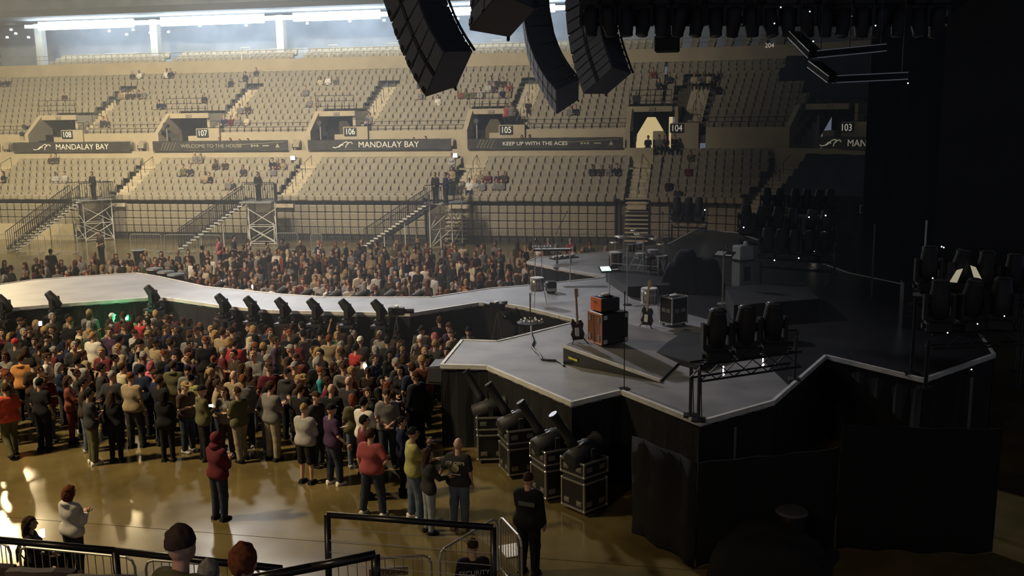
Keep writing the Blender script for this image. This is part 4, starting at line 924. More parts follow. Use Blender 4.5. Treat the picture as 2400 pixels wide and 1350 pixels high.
# ---- moving head light: base box, yoke arms, barrel head
def mh_meshes():
    b = bevelbox((.42, .34, .2), .03); b.v = [(x, y, z+.1) for x, y, z in b.v]
    for s in (-1, 1): b.box((s*.24, 0, .1), (.05, .12, .08))
    y = MB(); y.box((0, 0, .24), (.5, .16, .08))
    for s in (-1, 1): y.box((s*.225, 0, .44), (.06, .14, .42))
    h = MB(); h.lathe([(.1, -.3), (.15, -.26), (.17, -.05), (.17, .12), (.14, .3), (.145, .36), (.125, .37)], 12); h.k = 1; h.lathe([(.115, .365), (.115, .385)], 12); h.k = 0
    for s in (-1, 1): h.box((s*.17, 0, 0), (.06, .1, .14))
    return b.mesh('light_base', M_BLKM), y.mesh('yoke', M_BLKM), h.mesh('light_head', [M_BLKM, M_LENS], True)
MHB, MHY, MHH = mh_meshes()
def moving_head(M, tilt, lab, grp=None, pan=0, led=False):
    e = empty('moving_head_light', label=lab, cat='stage light', group=grp); e.matrix_world = M
    link('light_base', MHB, e); y = link('yoke', MHY, e, rot=(0, 0, pan))
    link('light_head', MHH, e, M=Matrix.Translation((0, 0, .52)) @ Matrix.Rotation(pan, 4, 'Z') @ Matrix.Rotation(tilt, 4, 'X'))
    if led: LED((.1, -.18, .1), .022, e)
    return e
ordn = ['first', 'second', 'third', 'fourth', 'fifth', 'sixth', 'seventh', 'eighth', 'ninth', 'tenth', 'eleventh', 'twelfth', 'thirteenth', 'fourteenth', 'fifteenth', 'sixteenth', 'seventeenth', 'eighteenth', 'nineteenth', 'twentieth']
M_DRK = mat('dull_black_bar', (.01, .01, .011), .75)
for k, (x, y) in enumerate(((82, 722), (190, 714), (393, 706), (548, 730), (621, 733), (694, 736), (766, 738), (838, 740), (911, 742))):
    p = PZ(x, y-14, HS); p.y = back_y(p.x)-.42
    moving_head(Matrix.Translation((p.x, p.y, HS-.24)) @ Matrix.Rotation(R(95), 4, 'Z') @ Matrix.Scale(.84, 4), R(-38), 'black cylindrical light on the near edge of catwalk, %s from its far-left end' % ordn[k], 'lights along the near catwalk edge')
    MB().box((p.x, p.y, HS-.29), (.46, .5, .08)).box((p.x, p.y, (HS-.32)/2), (.08, .08, HS-.32)).build('light_shelf', M_BLKM, label='black bracket post under the %s near-edge catwalk light' % ordn[k], cat='bracket')
for k, (x, y) in enumerate(((499, 672), (638, 690), (703, 692), (774, 694), (832, 696), (897, 697), (965, 697))):
    p = PZ(x, y, HS); p.y = far_y(p.x)+.45
    moving_head(Matrix.Translation((p.x, p.y, HS-.5)) @ Matrix.Rotation(R(80), 4, 'Z') @ Matrix.Scale(.82, 4), R(52), 'dark light leaning on the far edge of catwalk, %s along it' % ordn[k], 'lights along the far catwalk edge')
    MB().box((p.x, p.y, HS-.54), (.5, .5, .08)).box((p.x, p.y, (HS-.58)/2), (.08, .08, HS-.6)).build('light_shelf', M_BLKM, label='black bracket post under the %s far-edge catwalk light' % ordn[k], cat='bracket')
# ---- line arrays
def line_array(pts, w_, dep, face, lab, dense=False):
    """pts: cabinet centres from top to bottom; each cabinet is a part"""
    e = empty('line_array', pts[0], label=lab, cat='loudspeakers'); o0 = Vector(pts[0])
    m1 = mat('haze_grey_grille', (.26, .265, .29), .65, var=.15, scale=20); m2 = mat('haze_lifted_cabinet', (.1, .1, .115), .5)  # haze veil put into the grille and cabinet colours
    for a, b in zip(pts, pts[1:]):
        a, b = Vector(a), Vector(b); d = b-a; c = (a+b)/2-o0; L = d.length*.97; fx = Vector(face)
        side = fx.cross(d).normalized(); fr = d.cross(side).normalized() if False else (fx-d*(fx.dot(d)/d.length_squared)).normalized()
        M = Matrix((side, fr, -d.normalized())).transposed().to_4x4(); M.translation = c
        q = MB(); x, z = w_/2, L/2
        q.add([M @ Vector(v) for v in ((-x, 0, -z), (x, 0, -z), (x, 0, z), (-x, 0, z), (-x*.8, -dep, -z*.8), (x*.8, -dep, -z*.8), (x*.8, -dep, z*.8), (-x*.8, -dep, z*.8))], [(0, 1, 2, 3), (5, 4, 7, 6), (4, 0, 3, 7), (1, 5, 6, 2), (3, 2, 6, 7), (4, 5, 1, 0)])
        cab = q.build('speaker_cabinet', m2, e)
        g = MB(); g.box(0, (w_*.42, .02, L*.86), M=M @ Matrix.Translation((-w_*.26, .012, 0))); g.box(0, (w_*.42, .02, L*.86), M=M @ Matrix.Translation((w_*.26, .012, 0))); g.build('grille', m1, cab)
        hn = MB(); hn.box(0, (w_*.07, .03, L*.8), M=M @ Matrix.Translation((0, .012, 0)))
        if not dense: hn.box(0, (.1, .03, .12), M=M @ Matrix.Translation((-w_*.5+.1, .03, -L*.2)))
        hn.build('horn_slot', M_BLK, cab)
        rg = MB(); rg.tube(M @ Vector((-w_*.45, -dep, -z)), M @ Vector((-w_*.45, -dep, z)), .03, 5); rg.tube(M @ Vector((w_*.45, -dep, -z)), M @ Vector((w_*.45, -dep, z)), .03, 5); rg.tube(M @ Vector((-w_*.45, -dep, 0)), M @ Vector((w_*.45, -dep, 0)), .02, 5); rg.build('rigging_bar', M_GREYM, cab)
    return e
def pxcurve(L, d): return [PD(x, y, dd) for (x, y), dd in zip(L, d)]
def arr(L, d0, d1, n):
    P = [PD(x, y, d0+(d1-d0)*i/(len(L)-1)) for i, (x, y) in enumerate(L)]; out = []
    for k in range(n+1):
        t = k/n*(len(P)-1); i = min(int(t), len(P)-2); out.append(P[i].lerp(P[i+1], t-i))
    return out
line_array(arr([(892, -130), (918, -60), (946, 20), (968, 80), (990, 128), (1020, 176)], 21, 20, 8), 1.3, .75, (-.62, -.78, -.2), 'big curved hanging loudspeaker array with readable grey cabinet fronts')
line_array(arr([(1212, -130), (1216, -60), (1222, 0), (1228, 60), (1238, 115), (1256, 165), (1282, 210), (1305, 240)], 31, 29.5, 16), 1.25, .8, (-.85, -.2, -.1), 'slim curved hanging loudspeaker array in the middle of the three', True)
line_array(arr([(1368, -130), (1364, -60), (1362, 0), (1368, 60), (1376, 110), (1388, 150), (1402, 190)], 27, 26, 14), 1.25, .8, (-.5, -.8, -.1), 'wide dark hanging loudspeaker array nearest the lighting rig', True)
line_array(arr([(1140, -160), (1140, -90), (1138, -30), (1134, 30)], 16.5, 16, 4), 1.15, .7, (-.55, -.7, -.35), 'dark loudspeaker cluster with blunt bottom at the top edge')
e = empty('hanging_subwoofer', PD(1565, 20, 30), label='plain black hanging speaker column in front of balcony number 204', cat='loudspeakers')
for k in range(4): bevelbox((.75, .7, .5), .04).build('speaker_cabinet', M_BLKM, e, loc=(0, 0, .95-.52*k-.45))
# ---- overhead rig: truss with hanging lights
def truss(a, b, w_, name, lab, r=.025, step=.5, m=M_BLK, cat='truss'):
    a, b = Vector(a), Vector(b); d = (b-a).normalized(); s = d.cross(Vector((0, 0, 1)))
    s = (s if s.length > .1 else d.cross(Vector((1, 0, 0)))).normalized()*w_/2; t = s.cross(d).normalized()*w_/2
    e = empty(name, a, label=lab, cat=cat); L = (b-a).length; n = max(1, int(L/step)); C4 = [s+t, s-t, -s-t, -s+t]
    q = MB()
    for c in C4: q.tube(c, c+(b-a), r, 6)
    q.build('chord', m, e); q = MB()
    for i in range(n):
        for c, c2 in zip(C4, C4[1:]+C4[:1]): q.tube(c+d*(L*i/n), c2+d*(L*(i+1)/n), r*.6, 4)
    q.build('lacing', m, e); return e
rigA, rigB = PD(1385, 2, 25), PD(2200, 2, 24)
truss(rigA+Vector((0, 0, .35)), rigB+Vector((0, 0, .35)), .5, 'lighting_truss', 'long black overhead truss carrying hanging lights across the top right')
truss(rigA+Vector((0, 2.4, 1.6)), rigB+Vector((0, 2.4, 1.6)), .5, 'lighting_truss', 'second black overhead truss, partly hidden behind hanging lights')
for k in range(20):
    t = k/19; p = rigA.lerp(rigB, t)+Vector((0, 0, .12))
    moving_head(Matrix.Translation(p) @ Matrix.Rotation(math.pi, 4, 'X') @ Matrix.Rotation(R(40*math.sin(k*2.3)), 4, 'Z') @ Matrix.Scale(1.12, 4), R(18*math.sin(k*1.7)), 'black light hanging from overhead truss, %s from its left end' % ordn[k], 'lights hanging from the overhead truss', led=k in (9, 12, 15, 17))
    if k < 18:
        p2 = p+Vector((.25, 1.6, .75)); moving_head(Matrix.Translation(p2) @ Matrix.Rotation(math.pi, 4, 'X') @ Matrix.Scale(1.25, 4), R(30*math.sin(k*2.9)), 'black light in the hanging row behind, %s from its left' % ordn[k], 'second row of hanging lights')
q = MB()                                                            # swagged cables and black borders along the truss
for k in range(10):
    a = rigA.lerp(rigB, k/10); b = rigA.lerp(rigB, (k+1)/10); pts_ = [a.lerp(b, i/8)+Vector((0, .3, .1-.5*math.sin(math.pi*i/8))) for i in range(9)]; q.path(pts_, .035, 6)
q.build('swagged_cable', M_RUB, label='thick black cables swagged between the overhead lights', cat='cable')
MB().box((rigA+rigB)/2+Vector((0, 3.4, 2.0)), ((rigB-rigA).length, .1, 3.4), math.atan2((rigB-rigA).y, (rigB-rigA).x)).build('border_drape', M_DRAPE, label='black border drape hung behind the overhead lights', cat='drape')
# V-shaped frames under the rig
def vframe(a, b, c, lab):
    a, b, c = [PD(x, y, d) for x, y, d in (a, b, c)]; e = empty('light_bar', b, label=lab, cat='light frame')
    for p, q_ in ((a, b), (b, c)):
        d = q_-p; M = frame((p+q_)/2-b, d, (0, 0, 1)); L = d.length
        MB().box(0, (L, .3, .14), M=M).build('bar_body', M_DRK, e)
        t = MB()
        for s in (-1, 1): t.box(0, (L, .015, .02), M=M @ Matrix.Translation((0, s*.15, .075))); t.box(0, (L, .015, .02), M=M @ Matrix.Translation((0, s*.15, -.075)))
        t.build('bar_edge', M_ALU, e)
    for p in (a.lerp(b, .3), b.lerp(c, .5), b.lerp(c, .95)): MB().tube(p-b, p-b+Vector((0, 0, rigA.z+.6-p.z)), .012, 5).build('hanger_cable', M_BLK, e)
vframe((1862, 80, 23), (1910, 128, 22), (2072, 112, 22), 'upper V-shaped black light bar with pale edges under the rig')
vframe((1908, 150, 23), (1956, 186, 22), (2122, 178, 22), 'lower V-shaped black light bar with pale edges under the rig')
# ---- the big drapes at the stage end
def drape(a, b, z0, z1, name, lab, m, amp=.12, top=None):
    a, b = Vector(a), Vector(b); L = (b-a).length; n = max(6, int(L/.22)); d = (b-a)/n; nn = Vector((-d.y, d.x, 0)).normalized(); vs = []; R_ = 7
    for i in range(n+1):
        for j in range(R_):
            t = j/(R_-1); w_ = amp*(math.sin(i*1.7+.4*math.sin(j))+.5*math.sin(i*.61))*(1.1-.5*t); p = a+d*i+nn*w_; zt_ = z1 if top is None else top(i/n); vs.append((p.x, p.y, z0+(zt_-z0)*t))
    fs = [(i*R_+j, (i+1)*R_+j, (i+1)*R_+j+1, i*R_+j+1) for i in range(n) for j in range(R_-1)]
    o = MB().add(vs, fs).build(name, m, None, True, label=lab, cat='drape'); s = o.modifiers.new('s', 'SOLIDIFY'); s.thickness = .02; return o
a, b = PY(2031, 300, 40), PY(2420, 300, 40); drape((a.x, 40, 0), (b.x+6, 37, 0), 0, 12.4, 'stage_drape', 'tall blue-black drape hanging behind the stage at its end', M_DRAPEN)
a, b = PY(2205, 300, 31), PY(2480, 300, 29); tz = PY(2240, 40, 31).z
drape((a.x, 31, 0), (b.x+3, 29, 0), 3.2, tz, 'stage_drape', 'grey-black front drape with peaked top at the picture right edge', mat('grey_black_scrim', (.03, .028, .03), .9, var=.2, scale=.6), .05, lambda t: tz+1.6*min(1, t*3))
a, b = PY(1960, 470, 52), PY(2060, 470, 52); drape((a.x-.8, 51, 0), (b.x+4, 49, 0), 0, 3.4, 'stage_drape', 'low black drape below the covered lower seats', M_DRAPE)
drape((1.6, 46, 0), (8, 41, 0), 0, 2.6, 'stage_drape', 'dark drape behind the rear stage lights', M_DRAPE)
# pipe and drape at the near side of the stage
for k, (pa, pb, z1) in enumerate((((1480, 1250), (1632, 1332), 1.9), ((1632, 1332), (1960, 1288), 1.9), ((1960, 1288), (2330, 1300), 2.3))):
    a, b = PZ(*pa), PZ(*pb); drape(a, b, .01, z1, 'pipe_drape', 'floor-length black drape in front of the stage, %s panel from its near corner' % ('first', 'second', 'third')[k], mat('dense_black_velour', (.003, .003, .0035), .95), .06)
for k, (x0, y0, x1, y1, d) in enumerate(((1723, 990, 1718, 1215, 17.2), (2271, 865, 2250, 1285, 17.4), (2054, 522, 2042, 690, 30), (2176, 515, 2168, 580, 28))):
    b_, t_ = PZ(x1, y1, 0) if k == 1 else PD(x1, y1, d), None; t_ = PD(x0, y0, (b_-CAM).dot(fw)); b2 = Vector((b_.x, b_.y, 0)); t2 = Vector((b_.x, b_.y, t_.z))
    e = empty('upright_pipe', b2, label=('slim pole with white foot before the near stage corner', 'tall thin pole in front of dark drape at lower right', 'thin upright pole beside the rear drape', 'thin bright-tipped pole beside the right lights')[k], cat='pole')
    MB().tube((0, 0, 0), t2-b2, .022, 8).build('pole', mat('dull_pole_metal', (.12, .12, .13), .4, .5), e); MB().lathe([(.2, 0), (.2, .02), (.04, .04)], 12).build('pole_base', M_BLKM, e)
    if k == 0: MB().tube((0, 0, b_.z-.05), (0, 0, b_.z+.05), .035, 8).build('pole_sleeve', M_WHITE, e)
    if k == 3: MB().tube((0, 0, t2.z-b2.z-.9), (0, 0, t2.z-b2.z), .026, 8).build('pole_sleeve', M_WHITE, e)
# ---- flight case stacks with spotlights
M_PANEL = mat('black_laminate_panel', (.014, .014, .015), .35); M_DISH = mat('zinc_latch_dish', (.3, .29, .27), .4, .7)
def flight_case(parent_label, M, d, lid=True, wheels=True, latches=((-.28, 0), (.28, 0)), cat='flight case', open_top=False, name='flight_case'):
    e = empty(name, label=parent_label, cat=cat); e.matrix_world = M; x, y, z = d; z0 = .1 if wheels else 0
    q = MB()
    if open_top:
        t = .03; q.box((0, 0, z0+t/2), (x, y, t))
        for s in (-1, 1): q.box((s*(x/2-t/2), 0, z0+z/2), (t, y, z)); q.box((0, s*(y/2-t/2), z0+z/2), (x, t, z))
    else: q.box((0, 0, z0+z/2), (x, y, z))
    q.build('case_body', M_PANEL, e); q = MB(); r = .018
    for sx in (-1, 1):
        for sy in (-1, 1): q.box((sx*x/2, sy*y/2, z0+z/2), (2*r, 2*r, z))
        for zz in (z0, z0+z): q.box((sx*x/2, 0, zz), (2*r, y, 2*r)); q.box((0, sx*y/2, zz), (x, 2*r, 2*r))
    q.build('edge_extrusion', M_ALU, e); q = MB()
    for sx in (-1, 1):
        for sy in (-1, 1):
            for zz in (z0, z0+z): q.sphere((sx*x/2, sy*y/2, zz), .034, 8, 5)
    q.build('ball_corner', M_ALU, e)
    for u, v in latches:
        f = link('latch_dish', part_mesh('dish', lambda: (lambda q: (q.box((0, 0, 0), (.15, .012, .1)), q.box((0, -.006, 0), (.11, .012, .065)), q.box((0, -.014, 0), (.07, .012, .02)), q)[3])(MB()).mesh('latch_dish', M_DISH)), e, loc=(u*x, -y/2-.008, z0+z*.5+v))
        link('latch_dish', _cache['dish'], e, M=Matrix.Translation((-x/2-.008, -u*y, z0+z*.5+v)) @ Matrix.Rotation(R(-90), 4, 'Z'))
    if wheels:
        for sx in (-1, 1):
            for sy in (-1, 1): MB().tube((sx*x*.38-.02, sy*y*.38, .045), (sx*x*.38+.02, sy*y*.38, .045), .045, 10).box((sx*x*.38, sy*y*.38, .085), (.06, .06, .03)).build('caster', M_GREYM, e)
    return e
def spot_light(M, lab):
    e = empty('beam_spotlight', label=lab, cat='spotlight'); e.matrix_world = M
    bevelbox((.5, .42, .12), .02).build('light_base', M_BLKM, e, loc=(0, 0, .06)); q = MB()
    q.box((0, 0, .13), (.1, .52, .05))
    for s in (-1, 1): q.box((0, s*.24, .28), (.1, .04, .36))
    q.build('yoke', M_BLKM, e); T = Matrix.Translation((0, 0, .36)) @ Matrix.Rotation(R(-18), 4, 'Y') @ Matrix.Rotation(R(90), 4, 'Y')
    MB().lathe([(.14, -.4), (.19, -.38), (.2, .1), (.17, .16), (.17, .36), (.19, .4)], 14, T).build('light_barrel', M_BLKM, e, True)
    MB().box(0, (.03, .02, .2), M=T @ Matrix.Translation((-.19, -.05, -.1))).box(0, (.03, .02, .2), M=T @ Matrix.Translation((-.19, .06, -.1))).build('bright_vent', M_ALU, e)
    T2 = Matrix.Translation((-.15, .1, .42)) @ Matrix.Rotation(R(-28), 4, 'Y') @ Matrix.Rotation(R(-14), 4, 'X')
    MB().lathe([(.1, 0), (.1, .2), (.085, .25), (.085, .78), (.095, .8)], 12, T2).build('snoot', M_BLKM, e, True)
    MB().lathe([(.088, .8), (.088, .815)], 12, T2).build('lens', M_LENS, e); return e
for k, (x, y, th) in enumerate(((1150, 1078, 14), (1212, 1112, 30), (1292, 1165, 38), (1368, 1196, 52))):
    p = PZ(x, y, 0); T = Matrix.Translation((p.x, p.y+.1, 0)) @ Matrix.Rotation(R(th), 4, 'Z'); nm = ('farthest', 'second', 'third', 'nearest')[k]
    flight_case('tall black flight case at the bottom of the %s stack by the stage' % nm, T, (.62, .62, .56), latches=((-.28, -.15), (.28, -.15)))
    MB().box(0, (.6, .6, .1), M=T @ Matrix.Translation((0, 0, .74))).build('case_spacer', M_BLKM, label='dark spacer between the two cases of the %s stack' % nm, cat='spacer')
    flight_case('shallow open flight case on top of the %s stack, spotlight inside' % nm, T @ Matrix.Translation((0, 0, .8)), (.64, .64, .27), wheels=False, open_top=True)
    spot_light(T @ Matrix.Translation((0, .0, .83)) @ Matrix.Scale(1.05, 4), 'black spotlight with long snoot on the %s flight case stack' % nm)
# corner speaker
p = PZ(1040, 893, 1.45); e = empty('corner_speaker', (p.x, p.y, 0), 0, label='black wedge speaker on a stand at the left stage corner', cat='speaker')
q = MB(); q.add([(-.36, -.3, 1.45), (.34, -.3, 1.45), (.34, .3, 1.45), (-.36, .3, 1.45), (-.28, -.26, 1.86), (.34, -.3, 1.95), (.34, .3, 1.95), (-.28, .3, 1.9)], [(3, 2, 1, 0), (4, 5, 6, 7), (0, 1, 5, 4), (1, 2, 6, 5), (2, 3, 7, 6), (3, 0, 4, 7)]).build('speaker_cabinet', mat('olive_black_cabinet', (.03, .03, .026), .6), e)
MB().box((0, -.31, 1.68), (.6, .015, .34)).build('grille', M_GREYM, e); MB().tube((0, 0, 0), (0, 0, 1.45), .04, 8).box((0, 0, .02), (.6, .6, .04)).build('stand', M_BLKM, e)
# ---- amplifier stack on the riser
def rz_(p): 
    t = ((p-A).dot(B-A))/(B-A).length_squared; return A.z+(B.z-A.z)*max(0, min(1, t))
def corner_box(px, py, z, th, d):
    p = PZ(px, py, z); T = Matrix.Translation(p) @ Matrix.Rotation(R(th), 4, 'Z') @ Matrix.Translation((d[0]/2, d[1]/2, 0)); return T
za = HS+.31; Tc = corner_box(1412, 815, za, 40, (.74, .6, .74)); Tc.translation.z = HS+.36
M_OR = mat('orange_amp_vinyl', (.62, .13, .04), .6, var=.1, scale=30); M_BRN = mat('brown_grille_cloth', (.2, .075, .04), .8, var=.15, scale=40)
e = empty('speaker_cabinet', label='brown-fronted guitar speaker cabinet with black side on the riser', cat='amplifier'); e.matrix_world = Tc
bevelbox((.74, .6, .74), .02).build('cabinet_shell', M_PANEL, e, loc=(0, 0, .37))
MB().box((-.375, 0, .37), (.02, .54, .68)).build('grille_cloth', M_BRN, e)
q = MB()
for zz in (.02, .72): q.box((-.385, 0, zz), (.03, .6, .035))
for yy in (-.285, .285): q.box((-.385, yy, .37), (.03, .035, .72))
q.build('pale_piping', mat('orange_piping', (.5, .25, .15), .6), e); q = MB()
for yy in (-.19, .19):
    for zz in (.16, .6): q.box((-.395, yy, zz), (.02, .08, .14))
q.build('latch_plate', M_DISH, e); q = MB()
for zz in (.08, .66): q.box((.3, -.31, zz), (.1, .03, .1)); q.box((-.3, -.31, zz), (.1, .03, .1))
q.build('corner_guard', M_ALU, e)
e = empty('amplifier_head', label='bright orange guitar amplifier head on top of the brown cabinet', cat='amplifier'); e.matrix_world = Tc @ Matrix.Translation((-.06, .04, .74))
bevelbox((.52, .46, .32), .02).build('head_shell', mat('dark_amp_side', (.03, .03, .035), .5), e, loc=(0, 0, .18))
MB().box((-.265, 0, .19), (.02, .44, .3)).build('front_panel', M_OR, e); MB().box((-.28, .03, .25), (.012, .14, .05)).build('badge', mat('dark_gold_badge', (.25, .12, .04), .5), e)
q = MB(); q.lathe([(.16, .345), (.17, .36), (.14, .38)], 14); q.build('rubber_mat', M_BLK, e); MB().lathe([(.1, .38), (.11, .41), (.07, .43)], 12, Matrix.Diagonal((1.2, .7, 1, 1))).build('pale_pad', M_WHITE, e)
# rack case with silver edges
Tr = corner_box(1575, 769, HS, 46, (.55, .46, .72)); e2 = flight_case('upright black rack case with silver edges behind the guitars', Tr, (.55, .46, .7), latches=((-.2, .0), (.2, 0)), name='rack_case', wheels=True)
MB().lathe([(.11, .815), (.12, .84), (.07, .86)], 12, Matrix.Diagonal((1.2, .7, 1, 1))).build('pale_pad', M_WHITE, e2)
# guitars on stands
def guitar(base, top_, body_m, lab, rz):
    e = empty('electric_guitar', base, rz, label=lab, cat='guitar'); L = (Vector(top_)-Vector(base)).length
    T = Matrix.Rotation(R(-8), 4, 'X'); q = MB(); prof = [(0, .0), (.14, .03), (.175, .12), (.13, .24), (.16, .36), (.1, .46), (.03, .44), (-.05, .42), (-.11, .5), (-.16, .38), (-.12, .25), (-.175, .12), (-.13, .02)]
    P = [Vector((x, z, 0)) for x, z in prof]; n = len(P); vs = [T @ Vector((x, s*.022, z+.12)) for s in (-1, 1) for x, z in prof]
    fs = [(i, (i+1) % n, n+(i+1) % n, n+i) for i in range(n)]
    for t in tessellate_polygon([P]): fs += [t, tuple(n+i for i in reversed(t))]
    q.add(vs, fs).build('guitar_body', body_m, e)
    MB().box(0, (.05, .025, .66), M=T @ Matrix.Translation((0, -.035, .82))).build('neck', mat('maple_neck', (.42, .32, .22), .5), e)
    q = MB(); q.box(0, (.08, .02, .2), M=T @ Matrix.Translation((.01, -.03, 1.22)))
    for i in range(4): q.box(0, (.05, .015, .015), M=T @ Matrix.Translation((.06, -.03, 1.15+.045*i)))
    q.build('headstock', mat('maple_neck', (.3, .2, .12), .5), e); MB().box(0, (.1, .012, .2), M=T @ Matrix.Translation((-.02, -.03, .3))).build('pick_guard', M_WHITE, e)
    s = empty('guitar_stand', base, rz, label='black tripod stand under the '+lab.split(' leaning')[0].split(' on ')[0], cat='stand')
    for dx, dy in ((-.22, -.12), (.22, -.12), (0, .28)): MB().tube((dx, dy, .015), (0, .06, .3), .014, 6).build('leg', M_BLK, s)
    MB().tube((0, .06, .3), (0, .12, .75), .014, 6).box((0, 0, .14), (.3, .1, .02)).build('post', M_BLK, s)
g1 = PZ(1353, 812, HS+.36); guitar((g1.x, g1.y+.15, HS+.37), (0, 0, 4.6), mat('dark_sunburst', (.05, .022, .012), .25), 'dark electric bass guitar leaning beside the orange amplifier', R(30))
g2 = PZ(1515, 772, HS); guitar((g2.x, g2.y, HS), (0, 0, 4.6), mat('gloss_black_lacquer', (.012, .012, .012), .2), 'black electric guitar on stand beside the rack case', R(-20))
# ---- drums
M_SHELL = mat('walnut_drum_shell', (.09, .045, .03), .3, var=.2, scale=8); M_HEADM = mat('white_drum_head', (.62, .6, .56), .6); M_CHR = mat('chrome', (.62, .6, .58), .3, .55); M_CYM = mat('brass_cymbal', (.6, .52, .4), .35, .4); M_GSH = mat('silver_sparkle_shell', (.35, .34, .34), .3, .5)
def drum(e, c, r, h, name, shell=M_SHELL, T=None):
    T = T or Matrix.Translation(c); d = MB().lathe([(r, 0), (r, h)], 16, T).build(name, shell, e, True)
    MB().lathe([(r*.97, h), (r*.97, h+.012)], 16, T).build('drum_head', M_HEADM, d); q = MB()
    for z in (0, h-.02): q.lathe([(r+.012, z), (r+.012, z+.02)], 16, T)
    for i in range(8): t = math.pi*i/4; q.tube(T @ Vector((r*1.04*math.cos(t), r*1.04*math.sin(t), .02)), T @ Vector((r*1.04*math.cos(t), r*1.04*math.sin(t), h-.02)), .008, 5)
    q.build('hoop', M_CHR, d); return d
def legs3(e, c, r, z0, z1, name='leg'):
    for i in range(3): t = 2*math.pi*i/3+.4; MB().tube((c[0]+r*1.5*math.cos(t), c[1]+r*1.5*math.sin(t), z0), (c[0]+r*.95*math.cos(t), c[1]+r*.95*math.sin(t), z1), .012, 6).build(name, M_CHR, e)
p = PZ(1259, 716, HS); e = empty('floor_tom', p, label='chrome-legged floor tom drum standing on the catwalk root', cat='drum'); drum(e, (0, 0, .45), .2, .4, 'drum_shell', M_GSH); legs3(e, (0, 0), .2, 0, .6)
p = PZ(1521, 762, HS); e = empty('floor_tom', p, label='tall floor tom drum behind the black guitar', cat='drum'); drum(e, (0, 0, .62), .22, .4, 'drum_shell', M_GSH); legs3(e, (0, 0), .22, 0, .8)
# drum kit on its riser
R0 = dz([(1420, 640), (1455, 600), (1560, 610), (1570, 668), (1470, 672)], HS+.3)
MB().prism([(v.x, v.y) for v in R0], HS+.002, HS+.3).build('drum_riser', M_BLKM, label='low black riser under the drum kit', cat='riser')
kp = PZ(1492, 636, HS+.3); e = empty('drum_kit', (kp.x, kp.y, HS+.3), R(-20), label='large drum kit with cymbals and percussion on low riser', cat='drum kit')
drum(e, None, .3, .42, 'bass_drum', M_SHELL, Matrix.Translation((.35, .3, .32)) @ Matrix.Rotation(R(90), 4, 'Y'))
for (x, y, z, r, h, s) in ((-.75, -.1, .15, .24, .48, M_SHELL), (-.35, .25, .62, .17, .28, M_SHELL), (0, .3, .7, .15, .25, M_SHELL), (.55, .1, .55, .19, .22, M_GSH), (.85, .05, .15, .26, .45, M_SHELL), (.2, -.15, .5, .18, .16, M_GSH)): drum(e, (x, y, z), r, h, 'tom_drum', s)
for (x, y, z, r) in ((-.65, .35, 1.1, .34), (.0, .6, 1.18, .36), (.55, .5, 1.08, .33), (-.3, .55, 1.32, .2), (.9, .2, .95, .26), (-.9, .2, .9, .22)):
    T = Matrix.Translation((x, y, z)) @ Matrix.Rotation(R(8), 4, 'Y'); c = MB().lathe([(r, 0), (r*.4, .03), (.06, .045), (.03, .07)], 18, T).build('cymbal', M_CYM, e, True)
    MB().tube((x, y, .4), (x, y, z), .014, 6).build('cymbal_stand', M_CHR, e)
    for i in range(3): t = 2.1*i; MB().tube((x+.28*math.cos(t), y+.28*math.sin(t), 0), (x, y, .45), .012, 5).build('stand_leg', M_CHR, e)
q = MB(); q.tube((-.8, -.35, .28), (.95, -.35, .28), .025, 8); q.tube((-.8, -.35, .08), (.95, -.35, .08), .025, 8); q.tube((-.8, -.35, 0), (-.8, -.35, .6), .025, 8); q.tube((.95, -.35, 0), (.95, -.35, .6), .025, 8); q.tube((-.2, -.35, 0), (-.2, -.35, .9), .02, 8); q.tube((.4, -.35, 0), (.4, -.35, 1.0), .02, 8); q.build('chrome_rack', M_CHR, e)
MB().lathe([(.17, .55), (.19, .6), (.16, .66)], 12, Matrix.Translation((.75, -.55, 0))).tube((.75, -.55, 0), (.75, -.55, .56), .02).build('drum_stool', M_BLK, e)
q = MB()
for i in range(5): t = -1+.5*i; q.tube((1.15, -.4, .2), (1.15+.12*math.sin(t), -.4, .2+.42*math.cos(t*.6)), .03, 6, .012)
q.build('foam_hand', mat('pale_foam', (.45, .44, .42), .8), e)
# percussion and gear at the pit edge
def mic(p, h, lab, boom=(0, 0, 0), tri=True):
    e = empty('microphone_stand', p, label=lab, cat='microphone stand'); MB().lathe([(.14, 0), (.14, .02), (.02, .04)], 12).build('stand_base', M_BLK, e)
    MB().tube((0, 0, 0), (0, 0, h), .014, 6).build('pole', M_STEEL, e); t = Vector((0, 0, h))+Vector(boom); MB().tube((0, 0, h), t, .012, 6).build('boom_arm', M_BLK, e); MB().sphere(t, .035, 8, 6).tube(t, t-Vector((0, .12, .05)), .018, 6).build('microphone', M_GREYM, e); return e
mic(PZ(1270, 671, HS), 1.35, 'microphone stand beside the small black amp cube', (-.2, .1, .25)); mic(PZ(1470, 715, HS), 1.25, 'thin microphone stand behind the orange amplifier'); mic(PZ(1692, 730, HS), 1.75, 'thin stand near the covered gear', (.1, .1, .1))
MB().tube(PZ(1463, 912, HS), PZ(1463, 912, HS)+Vector((0, 0, 2.1)), .012, 6).lathe([(.12, HS), (.12, HS+.02)], 12, Matrix.Translation((PZ(1463, 912, HS).x, PZ(1463, 912, HS).y, 0))).build('thin_pole', M_BLK, label='very thin dark pole at the inner stage edge corner', cat='pole') ; mic(PZ(1304, 628, HS), 1.3, 'boom microphone stand pointing up over the far lobe', (.4, 0, .8)); mic(PZ(1552, 605, HS+.3), 1.7, 'thin stand beside the drum kit')
